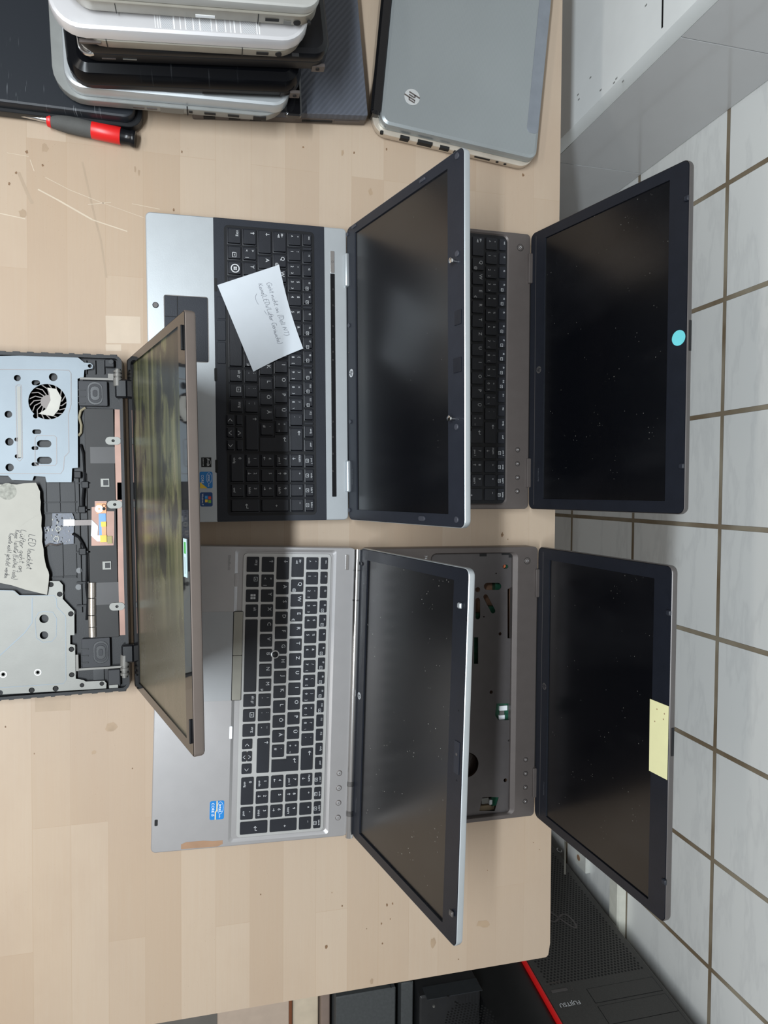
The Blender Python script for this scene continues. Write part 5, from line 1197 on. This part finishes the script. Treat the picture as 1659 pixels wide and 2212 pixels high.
def ftext(name, s, px, py, width, mt, flip=False):
    x, z_ = fl(px, py); m = MB(); m.X = Matrix(((-1, 0, 0, x), (0, 0, 1, .0046), (0, 1, 0, z_), (0, 0, 0, 1))); m.text(s, 0, 0, 0, .01, width=width); return m.build(name, mt, fpn)
ftext('brand_name', 'FUJITSU', 1230, 2172, .040, legend); ftext('model_name', 'ESPRIMO', 1193, 2128, .030, gun)
ftext('number_mark', '0', 1236, 2142, .005, gun2)
x, z_ = fl(1208, 2144); m = MB(); m.box(x - .016, x + .016, .003, .0052, z_ - .0025, z_ + .0025); m.build('indicator_light', gun2, fpn)
x, z_ = fl(1207, 1987); m = MB(); m.X = Matrix(((1, 0, 0, x), (0, 0, 1, .0046), (0, 1, 0, z_), (0, 0, 0, 1)))
m.ribbon([(.026 * math.sin(t) , .020 * math.sin(2 * t) + .018 * math.sin(t)) for t in [2 * PI * k / 40 for k in range(41)]], .0040, 0); m.build('emblem', gun2, fpn)
m = MB(); m.X = Matrix(((1, 0, 0, 0), (0, 0, 1, .0046), (0, 1, 0, 0), (0, 0, 0, 1))); m.ribbon([fl(1221, 1815), fl(1220, 1893)], .0042, 0); m.build('light_bar', cream2_, fpn)
m = MB(); m.X = Matrix(((1, 0, 0, 0), (0, 0, 1, .0046), (0, 1, 0, 0), (0, 0, 0, 1))); c_ = fl(1208, 1840); m.ribbon([(c_[0] + .005 * math.cos(t * PI / 8), c_[1] + .008 * math.sin(t * PI / 8)) for t in range(14)], .0012, 0); m.build('power_symbol', legend, fpn)
m = MB(); m.box(xl - .003, xl + .003, -.39, .006, 0, .74, b=.0015); m.build('red_stripe', red, tower)
# glossy black tower left of the stripe
m = MB(); xg = fp(1046, 2170).x
g = root('computer_tower', 'plain glossy black computer tower left of the red stripe', 'computer', Matrix.Translation((0, Yb, FZ)) @ Matrix.Rotation(math.atan(lean), 4, 'X'))
m = MB(); m.box(xg, xl - .004, -.40, 0, 0, .74, b=.004); m.build('case', mat('tower_gloss', (22, 23, 24), .3, var=.1), g)
m = MB(); m.box(xg + .01, xl - .014, .0, .002, .40, .404); m.build('panel_seam', dark, g)
# metal-backed computer with round vent
Yc = -.90
xa, xb = aty(918, 2180, Yc).x, xg - .004
g = root('computer_case', 'black computer case with perforated metal plate under bench end', 'computer', Matrix.Translation((xa, Yc, FZ)))
W = xb - xa
m = MB(); m.box(0, W, -.4, 0, 0, .52, b=.003); m.build('case', mat('case_black', (26, 27, 29), .45, var=.15), g)
pz = aty(985, 2150, Yc).z - FZ
m = MB(); m.X = Matrix(((1, 0, 0, 0), (0, 0, 1, 0), (0, 1, 0, 0), (0, 0, 0, 1)))
xp = aty(931, 2180, Yc).x - xa; m.rings(xp, W - .001, pz, .50, .012, [(0, .0), (0, .001), (.0006, .0016)], n=5); pl = face(m.build('rear_plate', mat('plate_grey', (70, 74, 78), .35, .7), g))
m = MB(); m.X = Matrix(((1, 0, 0, 0), (0, 0, 1, 0), (0, 1, 0, 0), (0, 0, 0, 1)))
cc = aty(1020, 2212, Yc); ccx, ccz = cc.x - xa, cc.z - FZ
for i in range(-9, 10):
    for j in range(-9, 10):
        dx = i * .0062 + (j % 2) * .0031; dz = j * .0054
        if dx * dx + dz * dz < .045 ** 2 and ccx + dx < W - .006: m.poly(circ(ccx + dx, ccz + dz, .0020, 6), .0016, .0018)
o = m.build('fan_grille', dark, pl); o['kind'] = 'stuff'
for px, py in ((937, 2176), (968, 2155), (984, 2168), (988, 2170)):
    p = aty(px, py, Yc); m = MB(); m.cyl((p.x - xa, .001, p.z - FZ), (p.x - xa, .003, p.z - FZ), .0022, 10); m.build('screw', steel2 if px < 940 else dark, pl)
# dark grey box, thin slab, cardboard box, plastic bags
def boxthing(name, label, cat, pxl, pxr, Y, h, mt, dep=.35, y=2180, b=.002, extra=None, inset=0.0):
    xa, xb = aty(pxl, y, Y).x, aty(pxr, y, Y).x
    r_ = root(name, label, cat, Matrix.Translation((xa, Y, FZ))); m = MB(); m.box(inset, xb - xa, -dep, 0, 0, h, b=b); m.build('body' , mt, r_)
    if extra: extra(r_, xb - xa, h)
    return r_
slatm = mat('grained_dark_grey', (62, 65, 66), .6, var=.12, vscale=200, stretch=(1, 1, .05))
boxthing('computer_case', 'dark grey panelled computer case below the bench end', 'computer', 732, 872, -.89, .5, slatm, extra=lambda r_, W, h: [MB().box(W * .92, W * .925, 0, .001, 0, h).build('panel_seam', dark, r_)])
boxthing('speaker_panel', 'narrow dark grey upright panel beside black computer case', 'panel', 888, 917, -.885, .5, slatm, extra=lambda r_, W, h: [MB().box(W * .8, W * .83, 0, .001, 0, h).build('panel_seam', dark, r_)])
card = mat('cardboard', (176, 158, 142), .8, var=.04); cream2 = mat('cream_card', (196, 182, 160), .7)
boxthing('cardboard_box', 'beige cardboard box with dark taped edge under bench end', 'box', 470, 636, -.87, .46, card, extra=lambda r_, W, h: [MB().box(W - .001, W + .004, -.2, .001, 0, h).build('tape', mat('tape_brown', (110, 62, 34), .4), r_), MB().box(W * .55, W * .56, .0, .001, 0, h).build('fold', brownp, r_)])
boxthing('cream_box', 'cream box standing right of the taped cardboard box', 'box', 641, 706, -.872, .45, cream2, extra=lambda r_, W, h: [MB().poly([(W * .35, 0), (W, 0), (W, .42)], -.0, .001).build('white_sheet', mat('bluish_sheet', (176, 190, 198), .5), r_, Matrix(((1, 0, 0, 0), (0, 0, 1, .0015), (0, 1, 0, 0), (0, 0, 0, 1)))),])
boxthing('wooden_panel', 'thin brownish board standing against dark grey case', 'board', 709, 730, -.872, .47, mat('grey_brown_board', (126, 110, 100), .6))
# white pipe duct low on the wall
p0 = atx(1334, 1850, WX - .01); p1 = atx(1334, 2010, WX - .01)
m = MB(); zc_ = p1.z; m.rings(0, .022, -.25, 0.12, .004, [(.003, -.018), (0, -.014), (0, .014), (.003, .018)], n=3)
tag(m.build('cable_duct', mat('duct_white', (222, 222, 210), .4), None, Matrix.Translation((WX - .022, p1.y + .06, zc_))), 'short white plastic duct on tiled wall behind computer tower', 'duct')

P_ = atx(1266, 1858, WX); m = MB(); m.box(-.012, 0, -.022, .022, -.03, .02, b=.002); sk = m.build('wall_socket', mat('socket_white', (220, 222, 216), .4), None, Matrix.Translation((WX, P_.y, P_.z)))
tag(sk, 'small white socket low on the tiled wall behind the computer tower', 'socket')
m = MB(); m.cyl((-.0125, 0, -.014), (-.0115, 0, -.014), .007, 14); m.build('socket_hole', brownp, sk)
